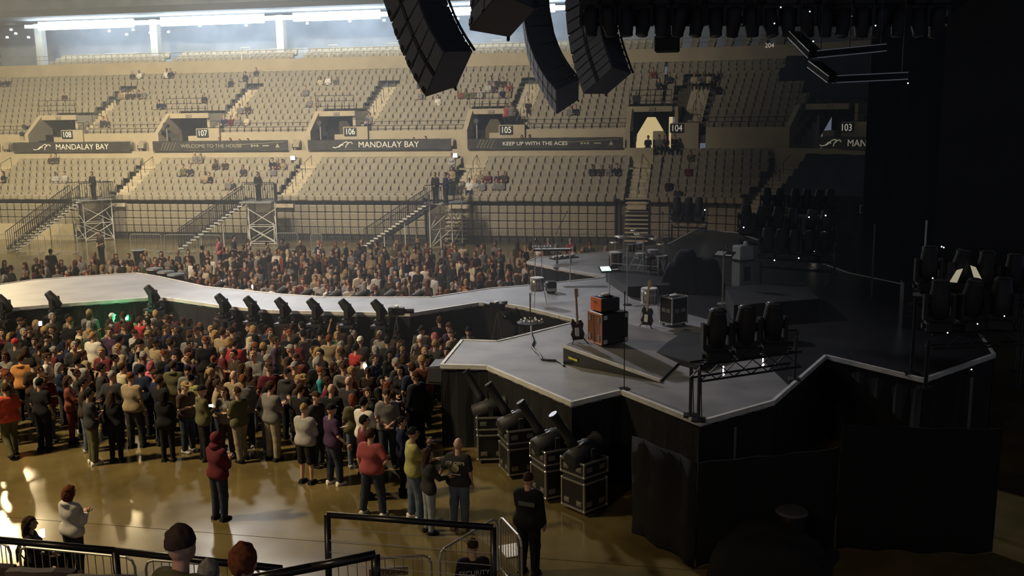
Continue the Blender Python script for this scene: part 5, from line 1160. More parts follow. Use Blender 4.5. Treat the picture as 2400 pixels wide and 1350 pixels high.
p = PZ(1291, 686, HS); e = empty('amp_cube', (p.x, p.y, HS), R(20), label='small black amp cube on the catwalk root', cat='amplifier'); bevelbox((.34, .32, .36), .04).build('cabinet_shell', M_BLKM, e, loc=(0, 0, .2)); MB().box((0, -.165, .12), (.3, .02, .1)).build('pale_panel', M_STEEL, e)
p = PZ(1283, 672, HS); e = empty('keyboard_table', PZ(1275, 668, HS), R(10), label='stand with flat keyboard and metal percussion above the catwalk', cat='keyboard')
MB().box((.3, .6, 1.12), (1.3, .35, .06)).build('keyboard_body', M_BLK, e); MB().box((.3, .5, 1.155), (1.2, .14, .02)).build('key_bed', M_WHITE, e)
for s in (-.3, .9): MB().tube((s, .6, 0), (s, .6, 1.1), .02, 6).build('leg', M_CHR, e)
q = MB()
for i in range(7): q.sphere((-.35+.1*i, .62+.05*(i % 2), 1.22), .05, 8, 5)
q.build('bell_cluster', M_CHR, e)
p = PZ(1322, 616, HS); e = empty('pedal_board', (p.x, p.y, HS), R(40), label='silver effects board on the far stage lobe', cat='effects pedals'); MB().box((0, 0, .2), (1.1, .4, .05)).build('board', M_BLK, e); MB().tube((-.3, 0, 0), (-.3, 0, .2), .03).tube((.3, 0, 0), (.3, 0, .2), .03).build('leg', M_BLK, e)
for i in range(8): bevelbox((.1, .13, .07), .015).build('pedal', M_ALU if i % 2 else M_WHITE, e, loc=(-.45+.125*i, .03*(i % 2), .26))
p = PZ(1243, 752, 1.95); e = empty('percussion_stand', (p.x, p.y, 0), 0, label='dark percussion cluster with small bells standing in the pit', cat='percussion')
MB().tube((0, 0, 0), (0, 0, 2.75), .018, 6).build('pole', M_BLK, e); MB().lathe([(.3, 0), (.3, .02), (.03, .05)], 14).build('stand_base', M_BLK, e); MB().lathe([(.36, 1.87), (.39, 1.91), (.1, 1.95)], 18).build('tray', M_BLK, e)
for i in range(12): t = i*2.4; MB().sphere((.34*math.cos(t)*(.5+.5*(i % 3)/2), (.26*math.sin(t)), 1.98), .035, 8, 5).build('bell', M_CHR if i % 3 else M_WHITE, e)
# tablets and music stands
M_TAB = mat('teal_lit_screen', (.2, .5, .5), .3, emit=(.45, .9, .85), es=1.6)
def tablet(px, py, z, h, lab, scr, rz=0):
    p = PZ(px, py, z); e = empty('tablet_stand', (p.x, p.y, z), rz, label=lab, cat='tablet'); MB().tube((0, 0, 0), (0, 0, h), .015, 6).lathe([(.16, 0), (.16, .02), (.02, .04)], 12).build('pole', M_STEEL, e)
    T = Matrix.Translation((0, 0, h)) @ Matrix.Rotation(R(25), 4, 'X'); MB().box(0, (.62, .34, .025), M=T).build('tablet_body', M_BLK, e); MB().box(0, (.3, .22, .008), M=T @ Matrix.Translation((-.12, .02, .018))).build('screen', scr, e); MB().box(0, (.2, .05, .008), M=T @ Matrix.Translation((.18, -.05, .018))).build('page', M_WHITE, e)
tablet(1428, 702, HS, .95, 'tablet on stand glowing teal behind the orange amplifier', M_TAB, R(25)); tablet(1694, 712, HS, 1.5, 'grey music stand with pages beside the covered gear', mat('grey_pages', (.4, .4, .4), .7), R(-30))
# covered gear: black cloth over a tall lump
def mound(c, rx, ry, h, name, lab, m, seed=1, sq=.35):
    q = MB(); n, k = 34, 12; vs = []; rr = random.Random(seed); ph = [rr.uniform(0, 6.28) for _ in range(6)]
    for j in range(k+1):
        t = j/k; r_ = (1-t**7)**.4*(1-.22*t) if t < 1 else 0; 
        for i in range(n):
            a_ = 2*math.pi*i/n; w_ = 1+.1*(1-t)**.7*abs(math.sin(a_*5.5+ph[0]+1.2*t))-.05+.07*math.sin(a_*4+ph[1]+3*t)+.1*math.sin(a_*2+ph[2])*(1-.5*t)
            s_ = (abs(math.cos(a_))**4+abs(math.sin(a_))**4)**-.25; s_ = 1+(s_-1)*sq
            vs.append((c[0]+rx*r_*w_*s_*math.cos(a_), c[1]+ry*r_*w_*s_*math.sin(a_), c[2]+h*t*(1+(.16*math.sin(a_+ph[3])+.1*math.sin(a_*2+ph[4]))*t*(1.0 if t < 1 else .4))))
    fs = [(j*n+i, j*n+(i+1) % n, (j+1)*n+(i+1) % n, (j+1)*n+i) for j in range(k) for i in range(n)]
    return q.add(vs, fs).build(name, m, None, True, label=lab, cat='covered gear')
def cloth_lump(c, W_, D_, humps, rz, name, lab, m):
    q = MB(); nx, ny = 60, 44; vs = []; ss = lambda t: max(0, min(1, t))**2*(3-2*max(0, min(1, t)))
    for j in range(ny+1):
        for i in range(nx+1):
            x, y = (i/nx-.5)*W_, (j/ny-.5)*D_; an = math.atan2(y/D_, x/W_)
            edge = min(W_/2-abs(x), D_/2-abs(y))+.05*math.sin(an*13)+.03*math.sin(an*29+1); hgt = max(hh*math.exp(-(((x-hx)/sx)**4+((y-hy)/sy)**4)) for hx, hy, sx, sy, hh in humps)
            z = hgt*ss((edge+.02)/.2)+.025*math.sin(x*9+3*math.sin(y*4))*math.sin(y*11+x*5)+.02*math.sin(an*17)*(edge < .25)
            k = 1+.12*(1-ss(edge/.25)); vs.append((x*k, y*k, max(.005, z)))
    fs = [(j*(nx+1)+i, j*(nx+1)+i+1, (j+1)*(nx+1)+i+1, (j+1)*(nx+1)+i) for j in range(ny) for i in range(nx)]
    o = q.add(vs, fs).build(name, m, None, True, label=lab, cat='covered gear'); o.location = c; o.rotation_euler = (0, 0, rz); return o
c = PZ(1622, 688, HS); cloth_lump((c.x, c.y+.7, HS), 1.75, 1.3, ((-.25, .0, .5, .55, 1.3), (.35, .1, .6, .5, 1.05), (-.6, -.2, .35, .5, .9)), R(-10), 'covered_gear', 'tall equipment lump under a black cloth behind the rack case', M_DRAPE)
c = PZ(1800, 1335, 0); mound((c.x, c.y-.1, 0), 1.05, .5, .75, 'covered_gear', 'black cloth-covered lump on the floor at the bottom', M_DRAPE, 5, .8)
c = PZ(1856, 1232, 0); e = empty('round_bin', (c.x, c.y+.3, 0), label='round dark bin with dull grey top behind the black drape', cat='bin'); p = PZ(1856, 1199, 1.0); e.location = (p.x, p.y, 0)
MB().lathe([(.2, 0), (.26, 1.0)], 18).build('bin_body', M_BLK, e); MB().lathe([(.27, .98), (.28, 1.0), (.25, 1.03), (.05, 1.035)], 18).build('bin_lid', mat('dull_grey_lid', (.09, .09, .095), .35), e)
# pale speaker tower
p = PZ(1738, 692, HS); e = empty('pale_speaker_tower', (p.x, p.y, HS), R(35), label='pale grey speaker on a draped tower right of the covered gear', cat='speaker')
bevelbox((.5, .5, 1.1), .05).build('tower_cover', mat('grey_cloth_cover', (.2, .2, .19), .85), e, loc=(0, 0, .55)); bevelbox((.5, .45, .45), .03).build('speaker_cabinet', mat('pale_cabinet', (.38, .38, .36), .6), e, loc=(0, 0, 1.36)); MB().box((0, -.26, .72), (.22, .03, .45)).build('dark_panel', M_BLK, e); MB().box((0, 0, 1.12), (.54, .5, .04)).build('shelf', M_BLK, e); MB().sphere((.1, 0, 1.64), .07, 8, 6).build('knob', M_WHITE, e)
# wooden keys desk and shapes on the dark side
P5 = dz([(1700, 672), (1880, 660), (1920, 700), (1720, 715)], HS+.5); MB().prism([(v.x, v.y) for v in P5], HS+.002, HS+.5).build('dark_desk', mat('dense_black_velour', (.003, .003, .0035), .95), label='low black draped desk left of the dark drape', cat='desk')
# ---- moving lights on ground trusses at the stage end
a, b = PZ(1628, 872, HS+.95), PZ(1865, 838, HS+.95)
GT = truss(a, b, .3, 'ground_truss', 'black ground truss with three big lights on the near stage lobe', .022, .35)
for k, (x, y) in enumerate(((1618, 975), (1637, 985))):
    p = PZ(x, y, HS); e = empty('truss_support', (p.x, p.y, HS), label='thin dark truss leg at the near stage corner, %s of two' % ('outer', 'inner')[k], cat='truss leg')
    MB().tube((0, 0, 0), (0, 0, .98), .035, 8).build('leg_tube', M_GREYM, e); MB().tube((.06, .02, 0), (.03, .02, .9), .01, 5).build('leg_cable', M_RUB, e); MB().box((0, 0, .015), (.26, .26, .03)).build('foot_plate', M_BLK, e)
p = PZ(1862, 890, HS); MB().tube((p.x, p.y, HS), (p.x, p.y, HS+.95), .035, 8).box((p.x, p.y, HS+.015), (.25, .25, .03)).build('truss_post', M_GREYM, label='dark truss post at the far end of the ground truss', cat='truss leg')
for k, t in enumerate((.2, .48, .75)):
    p = a.lerp(b, t)+Vector((0, 0, .16)); moving_head(Matrix.Translation(p) @ Matrix.Rotation(R(20), 4, 'Z') @ Matrix.Scale(1.12, 4), R(6), 'big upright black light on the ground truss, %s from the stage corner' % ordn[k])
for x, y in ((1695, 877), (1788, 855)): p = PZ(x, y, HS+.75)-a; MB().sphere(p, .025, 8, 6).tube(p, p+Vector((0, .05, .15)), .012, 5).build('indicator_light', M_LEDW, GT)
p = PZ(1838, 800, HS); e = empty('monitor_wedge', (p.x, p.y, HS), R(15), label='dark box monitor on stage right of the three big lights', cat='speaker'); bevelbox((.6, .4, .34), .05).build('speaker_cabinet', M_BLK, e, loc=(0, 0, .17)); MB().box((0, -.205, .17), (.5, .02, .26)).build('grille', M_GREYM, e)
grp = 0
def bank(L, z, d, sc, lab, g, p0=None, p1=None):
    for k, (x, y) in enumerate(L):
        if p0: y = p0[1]+(p1[1]-p0[1])*(x-p0[0])/(p1[0]-p0[0])
        p = PD(x, y, d); moving_head(Matrix.Translation((p.x, p.y, p.z-.3*sc)) @ Matrix.Rotation(R(30*math.sin(k*1.9)), 4, 'Z') @ Matrix.Scale(sc, 4), R(12*math.sin(k*2.1)), lab % ordn[k], g, led=False)
def bank_truss(p0, p1, d, sc, lab, dz_=0):
    a, b = PD(*p0, d), PD(*p1, d); a.z -= .3*sc+.17; b.z -= .3*sc+.17; truss(a, b, .3, 'ground_truss', lab, .022, .45)
    for s, q_ in (('left', a), ('right', b)):
        base = 0 if q_.y > 45 else HS
        MB().tube((q_.x, q_.y, base), (q_.x, q_.y, q_.z), .04, 8).box((q_.x, q_.y, base+.015), (.3, .3, .03)).build('truss_post', M_BLK, label='black post under the %s end of the %s' % (s, lab), cat='truss leg')
bank([(1797, 478), (1825, 478), (1862, 480), (1890, 480), (1918, 480), (1945, 480)], 0, 38, 1.05, 'black light in the top rear row, %s from its left', 'top rear row of lights', (1785, 478), (1965, 482)); bank_truss((1785, 478), (1965, 482), 38, 1.05, 'top truss of the rear light bank')
bank([(1748, 525), (1783, 530), (1822, 532), (1858, 534), (1900, 536), (1935, 540)], 0, 34, 1.15, 'black light in the middle rear row, %s from its left', 'middle rear row of lights', (1735, 525), (1960, 542)); bank_truss((1735, 525), (1960, 542), 34, 1.15, 'middle truss of the rear light bank')
bank([(1798, 580), (1828, 582), (1860, 584), (1895, 586), (1930, 590)], 0, 32, 1.1, 'black light in the bottom rear row, %s from its left', 'bottom rear row of lights', (1785, 580), (1950, 592)); bank_truss((1785, 580), (1950, 592), 32, 1.1, 'bottom truss of the rear light bank')
bank([(1586, 498), (1612, 500), (1637, 500)], 0, 46, 1.25, 'dark light before the folded seats, %s from its left', 'lights before the folded seats', (1575, 498), (1655, 501)); bank_truss((1575, 498), (1655, 501), 46, 1.25, 'small rear truss standing before the folded seats')
bank([(2175, 640), (2250, 660), (2310, 668), (2375, 660)], 0, 21, 1.1, 'dark light on the truss at the picture right, %s from its left', 'lights on the right-hand truss', (2150, 645), (2400, 668)); bank([(2200, 735), (2275, 740), (2345, 725)], 0, 20, 1.2, 'dark light in the lower right-hand row, %s from its left', 'lower right-hand row of lights', (2180, 738), (2400, 730))
bank_truss((2150, 645), (2400, 668), 21, 1.1, 'upper light truss at the picture right'); bank_truss((2180, 738), (2400, 730), 20, 1.2, 'lower light truss at the picture right')
for k, (x, y, d) in enumerate(((1743, 533, 33.4), (1815, 610, 31.5), (1896, 509, 33.4), (1935, 505, 33.4), (1872, 605, 31.5), (2221, 780, 19), (2291, 759, 19), (2354, 741, 19), (2207, 578, 21), (2212, 580, 21), (2186, 652, 20.5), (2277, 866, 17), (1830, 17, 24), (1898, 27, 23), (1995, 38, 23), (2052, 60, 23), (1815, 55, 23), (1906, 97, 21.8), (2128, 195, 21.8), (1652, 492, 45))):
    p = PD(x, y, d); near_ = min((o for o in S.objects if o.parent is None and o.name.startswith(('moving_head', 'light_bar', 'ground_truss'))), key=lambda o: (o.matrix_basis.translation-p).length)
    q = near_.matrix_basis.inverted() @ p; MB().sphere(q, .013*d/22/near_.matrix_basis.to_scale()[0], 8, 6).build('indicator_light', M_LEDW, near_)
# door gap, lit board and scraps in the dark wing
p = PD(1906, 620, 38.5); MB().box(p, (.16, .1, 1.05)).box(p+Vector((.16, .05, -.25)), (.05, .06, .5)).build('lit_gap', mat('lit_wing_gap', (1, .95, .75), emit=(1, .92, .65), es=1.2), label='narrow bright gap between black drapes behind the lights', cat='opening')
p = PD(2021, 490, 39); MB().tube((p.x+.15, p.y+.03, 0), (p.x+.15, p.y+.03, p.z-.1), .03, 6).lathe([(.2, 0), (.2, .03)], 10, Matrix.Translation((p.x+.15, p.y+.03, 0))).build('board_post', M_BLK, label='dark post under the small white-framed board', cat='post'); e = empty('picture_board', p, label='small white-framed board with red mark at the drape edge', cat='board'); MB().box((.15, 0, 0), (.5, .03, .32)).build('board_frame', M_WHITE, e); MB().box((.15, -.02, 0), (.44, .02, .26)).build('board_face', mat('dark_board_face', (.05, .035, .035), .6), e); MB().path([(.06, -.035, -.04), (.14, -.035, -.07), (.22, -.035, -.05), (.28, -.035, .0)], .015, 5).build('red_mark', mat('dull_red_mark', (.35, .1, .08), .6), e)
for x, y, s in ((2237, 645, 1), (2293, 638, -1)):
    p = PD(x, y, 20.6); q = MB(); q.add([p+Vector(v) for v in ((-.08*s, 0, -.15), (.06*s, 0, -.16), (.16*s, 0, .14), (.05*s, .02, .1), (-.08*s, .04, -.15), (.06*s, .04, -.16), (.16*s, .04, .14), (.05*s, .06, .1))], [(0, 1, 2, 3), (7, 6, 5, 4), (0, 4, 5, 1), (1, 5, 6, 2), (2, 6, 7, 3), (3, 7, 4, 0)]); tr_ = next(o for o in S.objects if o.get('label') == 'upper light truss at the picture right'); q.v = [tuple(Vector(v)-tr_.location) for v in q.v]; q.build('pale_sheet', mat('yellow_pale_sheet', (.6, .55, .4), .7, emit=(1, .9, .6), es=.12), tr_)  # faint glow put into the sheets for reflected light
p = PZ(2155, 690, HS+.9); e = empty('equipment_rack', (p.x, p.y, HS), 0, label='dark equipment rack with pale vented panel in the right wing', cat='rack'); MB().box((0, .2, .6), (.8, .5, 1.2)).build('rack_body', M_BLK, e); MB().box((0, -.07, .92), (.36, .03, .1)).build('vent_panel', M_STEEL, e)
for i in range(3): MB().box((.0, -.07, .65-.16*i), (.6, .03, .03)).build('rack_rail', M_GREYM, e)
# ---- camera tripods and crew
def tripod(px, py, zb, h, lab, rz):
    p = PZ(px, py, HS); p.y = back_y(p.x)-.65; e = empty('video_camera', (p.x, p.y, zb), rz, label=lab, cat='video camera')
    for i in range(3): t = 2.1*i+.5; MB().tube((.4*math.cos(t), .4*math.sin(t), 0), (0, 0, h-.1), .02, 6).build('tripod_leg', M_GREYM, e)
    MB().box((0, 0, h+.1), (.2, .45, .22)).build('camera_body', M_BLK, e, ); MB().tube((0, .2, h+.1), (0, .5, h+.1), .07, 12).build('lens', M_BLK, e); MB().box((.16, -.15, h+.2), (.14, .1, .1)).build('viewfinder', M_GREYM, e); MB().tube((-.1, -.2, h), (-.25, -.55, h-.12), .014, 6).build('pan_handle', M_GREYM, e); MB().box((-.05, 0, h+.24), (.16, .1, .04)).build('top_light', M_WHITE, e)
tripod(1172, 716, 0.0, 1.95, 'video camera on tall tripod in the pit beside the catwalk', R(60)); 
tripod(950, 732, 0, 2.1, 'video camera with handgrips rising above the catwalk edge', R(-80))
p = PZ(1098, 778, 1.62); person((p.x, p.y, 0), -170*DEG, dn('clasp'), 'stand', False, 'black', 'long', 'black', 'long', 'beanie', 'black', 0, label='camera operator in black with headset standing in the pit')
p = PZ(170, 735, 1.62); person((p.x, p.y, 0), -170*DEG, dn('clasp'), 'stand', False, 'black', 'short', 'black', 'long', 'crop', 'brown', 0, label='guard in black facing the crowd at the catwalk skirt')
# loose cable on the stage
q = MB(); cp = [PZ(x, y, HS+.03) for x, y in ((1246, 787), (1251, 800), (1246, 812), (1254, 822), (1266, 832), (1270, 842), (1285, 844), (1305, 845), (1315, 850), (1322, 857))]; q.path([PZ(1245, 765, 1.95)]+cp, .028, 6); q.build('black_cable', M_RUB, label='thick black cable snaking across the near stage lobe', cat='cable')
q = MB(); cp = [PZ(x, y, HS+.02) for x, y in ((1482, 778), (1520, 786), (1560, 790), (1600, 796), (1625, 815))]; q.path(cp, .018, 5); q.build('black_cable', M_RUB, label='thin black cable behind the amplifier stack', cat='cable')
# green lights at the catwalk skirt
M_GRN = mat('green_led', (.1, 1, .4), emit=(.05, 1, .35), es=40)
p0 = PZ(292, 746, 1.55); e = empty('green_light', (p0.x, p0.y, 0), label='bright green twin light glowing at the catwalk skirt', cat='light'); MB().tube((0, 0, 0), (0, 0, 1.45), .03, 6).build('post', M_BLK, e); MB().box((0, .06, 1.55), (.3, .1, .2)).build('housing', M_BLK, e)
for s in (-.06, .06): MB().sphere((s, 0, 1.55), .05, 10, 6).build('lamp_lens', M_GRN, e)
gl = bpy.data.lights.new('green_glow', 'POINT'); gl.energy = 8; gl.color = (.05, 1, .35); gl.shadow_soft_size = .08; go = bpy.data.objects.new('green_glow', gl); COL.objects.link(go); go.location = (p0.x, p0.y-.2, 1.6)
# phones held in the crowd
for k, (x, y, z, lab) in enumerate(((97, 1250, .62, 'lit phone in the hands of the sitting woman'), (494, 955, 1.15, 'lit phone held by the person in the olive jacket'), (94, 758, 1.6, 'bright phone light near the grey beanie at catwalk'), (856, 860, 1.5, 'lit phone raised behind the white tee'), (735, 766, 1.5, 'lit phone held near the man in grey shirt'), (590, 672, 1.5, 'small cyan phone screen at the far catwalk edge'))):
    p = PZ(x, y, z); s_ = .8; MB().box(0, (.075, .012, .14), M=Matrix.Translation(p) @ Matrix.Rotation(R(35), 4, 'Z') @ Matrix.Rotation(R(-40), 4, 'X')).box(0, (.085, .012, .15), M=Matrix.Translation(p+Vector((0, .012, -.004))) @ Matrix.Rotation(R(35), 4, 'Z') @ Matrix.Rotation(R(-40), 4, 'X')).build('mobile_phone', mat('lit_phone_screen', (1, 1, 1), emit=(.85, .95, 1), es=3), label=lab, cat='phone')
# ---- stair towers in front of the far stands
M_SILV = mat('silver_scaffold_paint', (.6, .57, .5), .45)
def stair_tower(pt, pb, pe, lab):
    zt = 2.62; T = PZ(*pt, zt); Bt = PZ(*pb, 0); E_ = PZ(*pe, zt); n = 17; W = 1.15
    e = empty('stair_tower', (T.x, T.y, 0), label=lab, cat='stair tower'); o = Vector((T.x, T.y, 0)); d = Vector((Bt.x-T.x, Bt.y-T.y, 0)); hx = d.normalized(); nn = Vector((-hx.y, hx.x, 0)); nn = nn if nn.y > 0 else -nn
    for i in range(n):
        t = (i+.5)/n; c = d*t; tr = MB().box(0, (.28, W, .04), M=frame(c+nn*W/2+Vector((0, 0, zt*(1-t))), hx, (0, 0, 1))).build('stair_tread', M_BLKM, e); MB().box(0, (.3, .16, .07), M=frame(c-nn*.08+Vector((0, 0, zt*(1-t))), hx, (0, 0, 1))).build('tread_end', M_SILV, tr)
    for s in (0, W):
        q = MB(); a, b = nn*s+Vector((0, 0, zt-.1)), d+nn*s+Vector((0, 0, -.0)); q.tube(a, b, .06, 4); q.build('stringer', M_BLKM, e)
        q = MB()
        for h in (.12, 1.05): q.tube(a+Vector((0, 0, h)), b+Vector((0, 0, h)), .025, 5)
        for i in range(34): t = i/33; p = a.lerp(b, t); q.tube(p+Vector((0, 0, .12)), p+Vector((0, 0, 1.05)), .018, 4)
        q.build('stair_railing', M_BLK, e)
    X = E_-T; X.z = 0; L = X.length; hx2 = X.normalized()
    MB().box(0, (L, W+.4, .08), M=frame(X/2+nn*W/2+Vector((0, 0, zt)), X, (0, 0, 1))).build('platform', M_STEEL, e)
    q = MB()
    for s in (-.1, W+.2):
        for h in (.1, 1.1): q.tube(nn*s+Vector((0, 0, zt+h)), X+nn*s+Vector((0, 0, zt+h)), .025, 5)
        for i in range(15): p = X*(i/14)+nn*s; q.tube(p+Vector((0, 0, zt)), p+Vector((0, 0, zt+1.1)), .013, 4)
    for i in range(9): p = X+nn*(W*i/8); q.tube(p+Vector((0, 0, zt)), p+Vector((0, 0, zt+1.1)), .013, 4)
    q.tube(X+Vector((0, 0, zt+1.1)), X+nn*W+Vector((0, 0, zt+1.1)), .025, 5); q.build('platform_railing', M_BLK, e)
    for f_ in (.08, .92):
        for s in (0, W): MB().tube(X*f_+nn*s, X*f_+nn*s+Vector((0, 0, zt)), .032, 6).build('scaffold_leg', M_SILV, e)
    q = MB()
    for s in (0, W):
        for z0, z1 in ((.15, 1.1), (1.2, 2.2)): q.tube(X*.08+nn*s+Vector((0, 0, z0)), X*.92+nn*s+Vector((0, 0, z1)), .024, 5); q.tube(X*.92+nn*s+Vector((0, 0, z0)), X*.08+nn*s+Vector((0, 0, z1)), .024, 5)
        q.tube(X*.08+nn*s+Vector((0, 0, 1.15)), X*.92+nn*s+Vector((0, 0, 1.15)), .024, 5); q.tube(X*.08+nn*s+Vector((0, 0, .12)), X*.92+nn*s+Vector((0, 0, .12)), .024, 5)
    for f_ in (.08, .92): q.tube(X*f_+Vector((0, 0, .15)), X*f_+nn*W+Vector((0, 0, 1.1)), .024, 5); q.tube(X*f_+Vector((0, 0, 1.2)), X*f_+nn*W+Vector((0, 0, 2.2)), .024, 5)
    q.build('scaffold_brace', M_SILV, e)
    for t in (.35, .68):
        for s in (0, W): p = d*t+nn*s; MB().tube(p, p+Vector((0, 0, zt*(1-t))), .028, 6).build('stair_support', M_SILV, e)
    return T, nn
TW = [((187, 471), (38, 587), (266, 466), 'leftmost stair tower with silver scaffold and black railings'), ((575, 474), (420, 585), (650, 474), 'middle stair tower with silver scaffold and black railings'), ((1001, 480), (855, 578), (1063, 474), 'stair tower nearest the stage with silver scaffold and black railings')]
for k, (a_, b_, c_, lab) in enumerate(TW):
    T, nn = stair_tower(a_, b_, c_, lab)
    for j, dx in enumerate((.6,) if k < 2 else (.35, .95)):
        person((T.x+dx, T.y+.6, 2.66), (170-40*j)*DEG, dn('clasp'), 'stand', False, 'black' if j == 0 else 'navy', 'long', 'black', 'long', 'short', 'black', 1, label='person in dark clothes standing on the %s stair platform%s' % (('leftmost', 'middle', 'stage-side')[k], ', nearer the seats' if j else ''))
for k, (x, y, top) in enumerate(((1047, 385, 'tan'), (1040, 405, 'charcoal'), (1050, 365, 'light grey'))):
    u, o, z = in_row(x, y+30, 'L'); M = FM(u+.3, o-.2, z+.15); t = M.translation; person((t.x, t.y, t.z+.02), 170*DEG, dn('clasp'), 'stand', k == 2, top, 'long', 'dark denim', 'long', 'short', 'brown', 0, label='person in %s top walking down the stairs above the last stair tower' % top)
for k, (x, y, top) in enumerate(((1483, 300, 'navy'), (1187, 245, 'dusty red'), (1198, 243, 'grey'))):
    p = PY(x, y, 61.9 if k == 0 else 63.2); person((p.x, p.y, p.z-1.66), 180*DEG, dn('down'), 'stand', False, top, 'short', 'black', 'long', 'short', 'black', 1, label=('attendant in navy standing in the 104 portal', 'person in dusty red top leaning on rail above the 105 sign', 'person in grey top beside the rail above the 105 sign')[k])
# ---- crowd barriers
def barrier(a, b, lab, h=1.08, grp=None, dark=False, n=None):
    a, b = Vector((a.x, a.y, 0)), Vector((b.x, b.y, 0)); d = b-a; L = d.length; x = d.normalized(); e = empty('crowd_barrier', a, math.atan2(d.y, d.x), label=lab, cat='barrier', group=grp); r = .1
    fr = [(0, 0, .12), (0, 0, h-r*1.4), (r*.4, 0, h-r*.4), (r*1.4, 0, h), (L-r*1.4, 0, h), (L-r*.4, 0, h-r*.4), (L, 0, h-r*1.4), (L, 0, .12), (0, 0, .12)]
    m = M_STEEL; MB().path(fr, .021, 6).build('barrier_frame', m, e)
    n = n or max(8, int(L/.13))
    for i in range(1, n): MB().tube((L*i/n, 0, .12), (L*i/n, 0, h), .008, 5).build('barrier_bar', m, e)
    for s in (.15, .85): MB().box((L*s, 0, .02), (.05, .55, .02)).box((L*s, 0, .07), (.04, .03, .12)).build('barrier_foot', m, e)
    return e
for k, (x0, x1, y) in enumerate(((-30, 34, 592), (44, 108, 594), (126, 185, 595), (308, 380, 592), (388, 462, 594), (470, 520, 595), (730, 756, 592), (650, 700, 590))):
    a, b = PZ(x0, y, 0), PZ(x1, y, 0); barrier(a, b, 'steel crowd barrier by the far stands, %s from the far left' % ordn[k], grp='far barriers', n=12)
def nearbar(p0, p1, lab): return barrier(PZ(*p0, 1.08), PZ(*p1, 1.08), lab)
nearbar((-60, 1262), (22, 1277), 'grey steel barrier at the bottom left corner'); nearbar((44, 1281), (314, 1308), 'grey steel barrier below the woman in pale hooded jacket'); nearbar((340, 1312), (610, 1332), 'grey steel barrier behind the foreground heads'); b3 = nearbar((770, 1318), (1010, 1300), 'grey steel barrier behind the black gate frame')
nearbar((1030, 1292), (1165, 1212), 'angled steel barrier beside the security guard'); nearbar((1172, 1208), (1222, 1262), 'steel barrier held by the security guard in black')
MB().box((.9, -.02, .86), (.6, .02, .14)).build('barrier_plate', mat('dull_barrier_plate', (.2, .17, .11), .6), b3); text('NATIONAL', .11, b3, Matrix.Translation((.9, -.035, .86)) @ Matrix.Rotation(R(90), 4, 'X'), mat('dark_plate_lettering', (.04, .035, .02), .6), extrude=.003)
# white sheet on the floor by the guard
p = PZ(1198, 1290, .02); MB().box(0, (.35, .5, .015), M=Matrix.Translation(p) @ Matrix.Rotation(R(30), 4, 'Z')).box(0, (.2, .3, .015), M=Matrix.Translation(p+Vector((.1, .12, .015))) @ Matrix.Rotation(R(55), 4, 'Z')).build('paper_sheet', M_WHITE, label='crumpled white paper on the floor behind the steel barrier', cat='paper')
# black bins beyond the catwalk
for k, (x, y, d_) in enumerate(((325, 612, 0), (362, 655, 0), (388, 662, 0), (412, 668, 0))):
    p = PZ(x, y-26, 1.0) if k == 0 else PZ(x, y-24, 1.9); e = empty('round_drum_bin', (p.x, p.y, 0), label=('black bin with white rim in the far crowd gap', 'leftmost dark barrel with bright rim behind catwalk end', 'middle dark barrel with bright rim behind catwalk end', 'dark barrel with bright rim nearest the catwalk bend')[k], cat='bin'); hh = 1.0 if k == 0 else 1.9
    MB().lathe([(.22, 0), (.3, hh)], 16).build('bin_body', M_BLK, e); MB().lathe([(.31, hh-.02), (.32, hh), (.31, hh+.03)], 16).build('bin_rim', M_STEEL if k else M_WHITE, e); MB().lathe([(.285, hh+.02), (.28, hh+.045)], 16).build('bin_lid', M_BLK, e)
# ---- the near stand: rails, seats, heads
M_RAIL = mat('black_hand_rail_paint', (.014, .012, .01), .3)
def bar(P, r, name, lab, posts=(), m=M_RAIL):
    e = empty(name, P[0], label=lab, cat='hand rail'); o = P[0]; MB().path([p-o for p in P], r, 10).build('top_rail', m, e, True)
    for p in posts: MB().tube(p-o, p-o-Vector((0, 0, 1.1)), r*1.05, 10).build('rail_post', m, e, True)
    return e
bar([PD(-80, 1258, 8.3), PD(270, 1291, 8.1), PD(660, 1333, 7.9)], .03, 'hand_rail', 'long black hand rail running along the bottom left', [PD(270, 1291, 8.1)])
g = bar([PD(767, 1352, 8.0)+Vector((0, 0, -.5)), PD(767, 1206, 8.0), PD(1156, 1236, 8.0), PD(1156, 1352, 8.0)+Vector((0, 0, -.5))], .027, 'gate_frame', 'square black gate frame at the bottom centre')
o = PD(767, 1352, 8.0)+Vector((0, 0, -.5))
for k, y in enumerate((1238, 1266, 1294, 1322)): MB().tube(PD(772, y, 8.0)-o, PD(1152, y+31, 8.0)-o, .003, 5).build('cable_line', M_STEEL, g)
bar([PD(560, 1362, 6.4), PD(730, 1330, 6.5), PD(880, 1300, 6.6), PD(882, 1380, 6.6)], .032, 'hand_rail', 'black hand rail bending down in front of the gate frame')
near_seat = mat('worn_brown_seat_back', (.09, .06, .045), .6, var=.15, scale=6)
for k, (x, y) in enumerate(((-28, 1306), (112, 1316), (250, 1331))):
    p = PD(x, y, 7.2-.12*k); e = empty('stadium_seat', (p.x, p.y, p.z-.87), R(180+8), label='brown stadium seat back at the bottom left, %s from the corner' % ordn[k], cat='seat')
    link('backrest', ME_BACK, e); setmat(e.children[0], near_seat); link('seat_pan', ME_PAN, e); setmat(e.children[1], near_seat); link('seat_standard', ME_LEG, e)
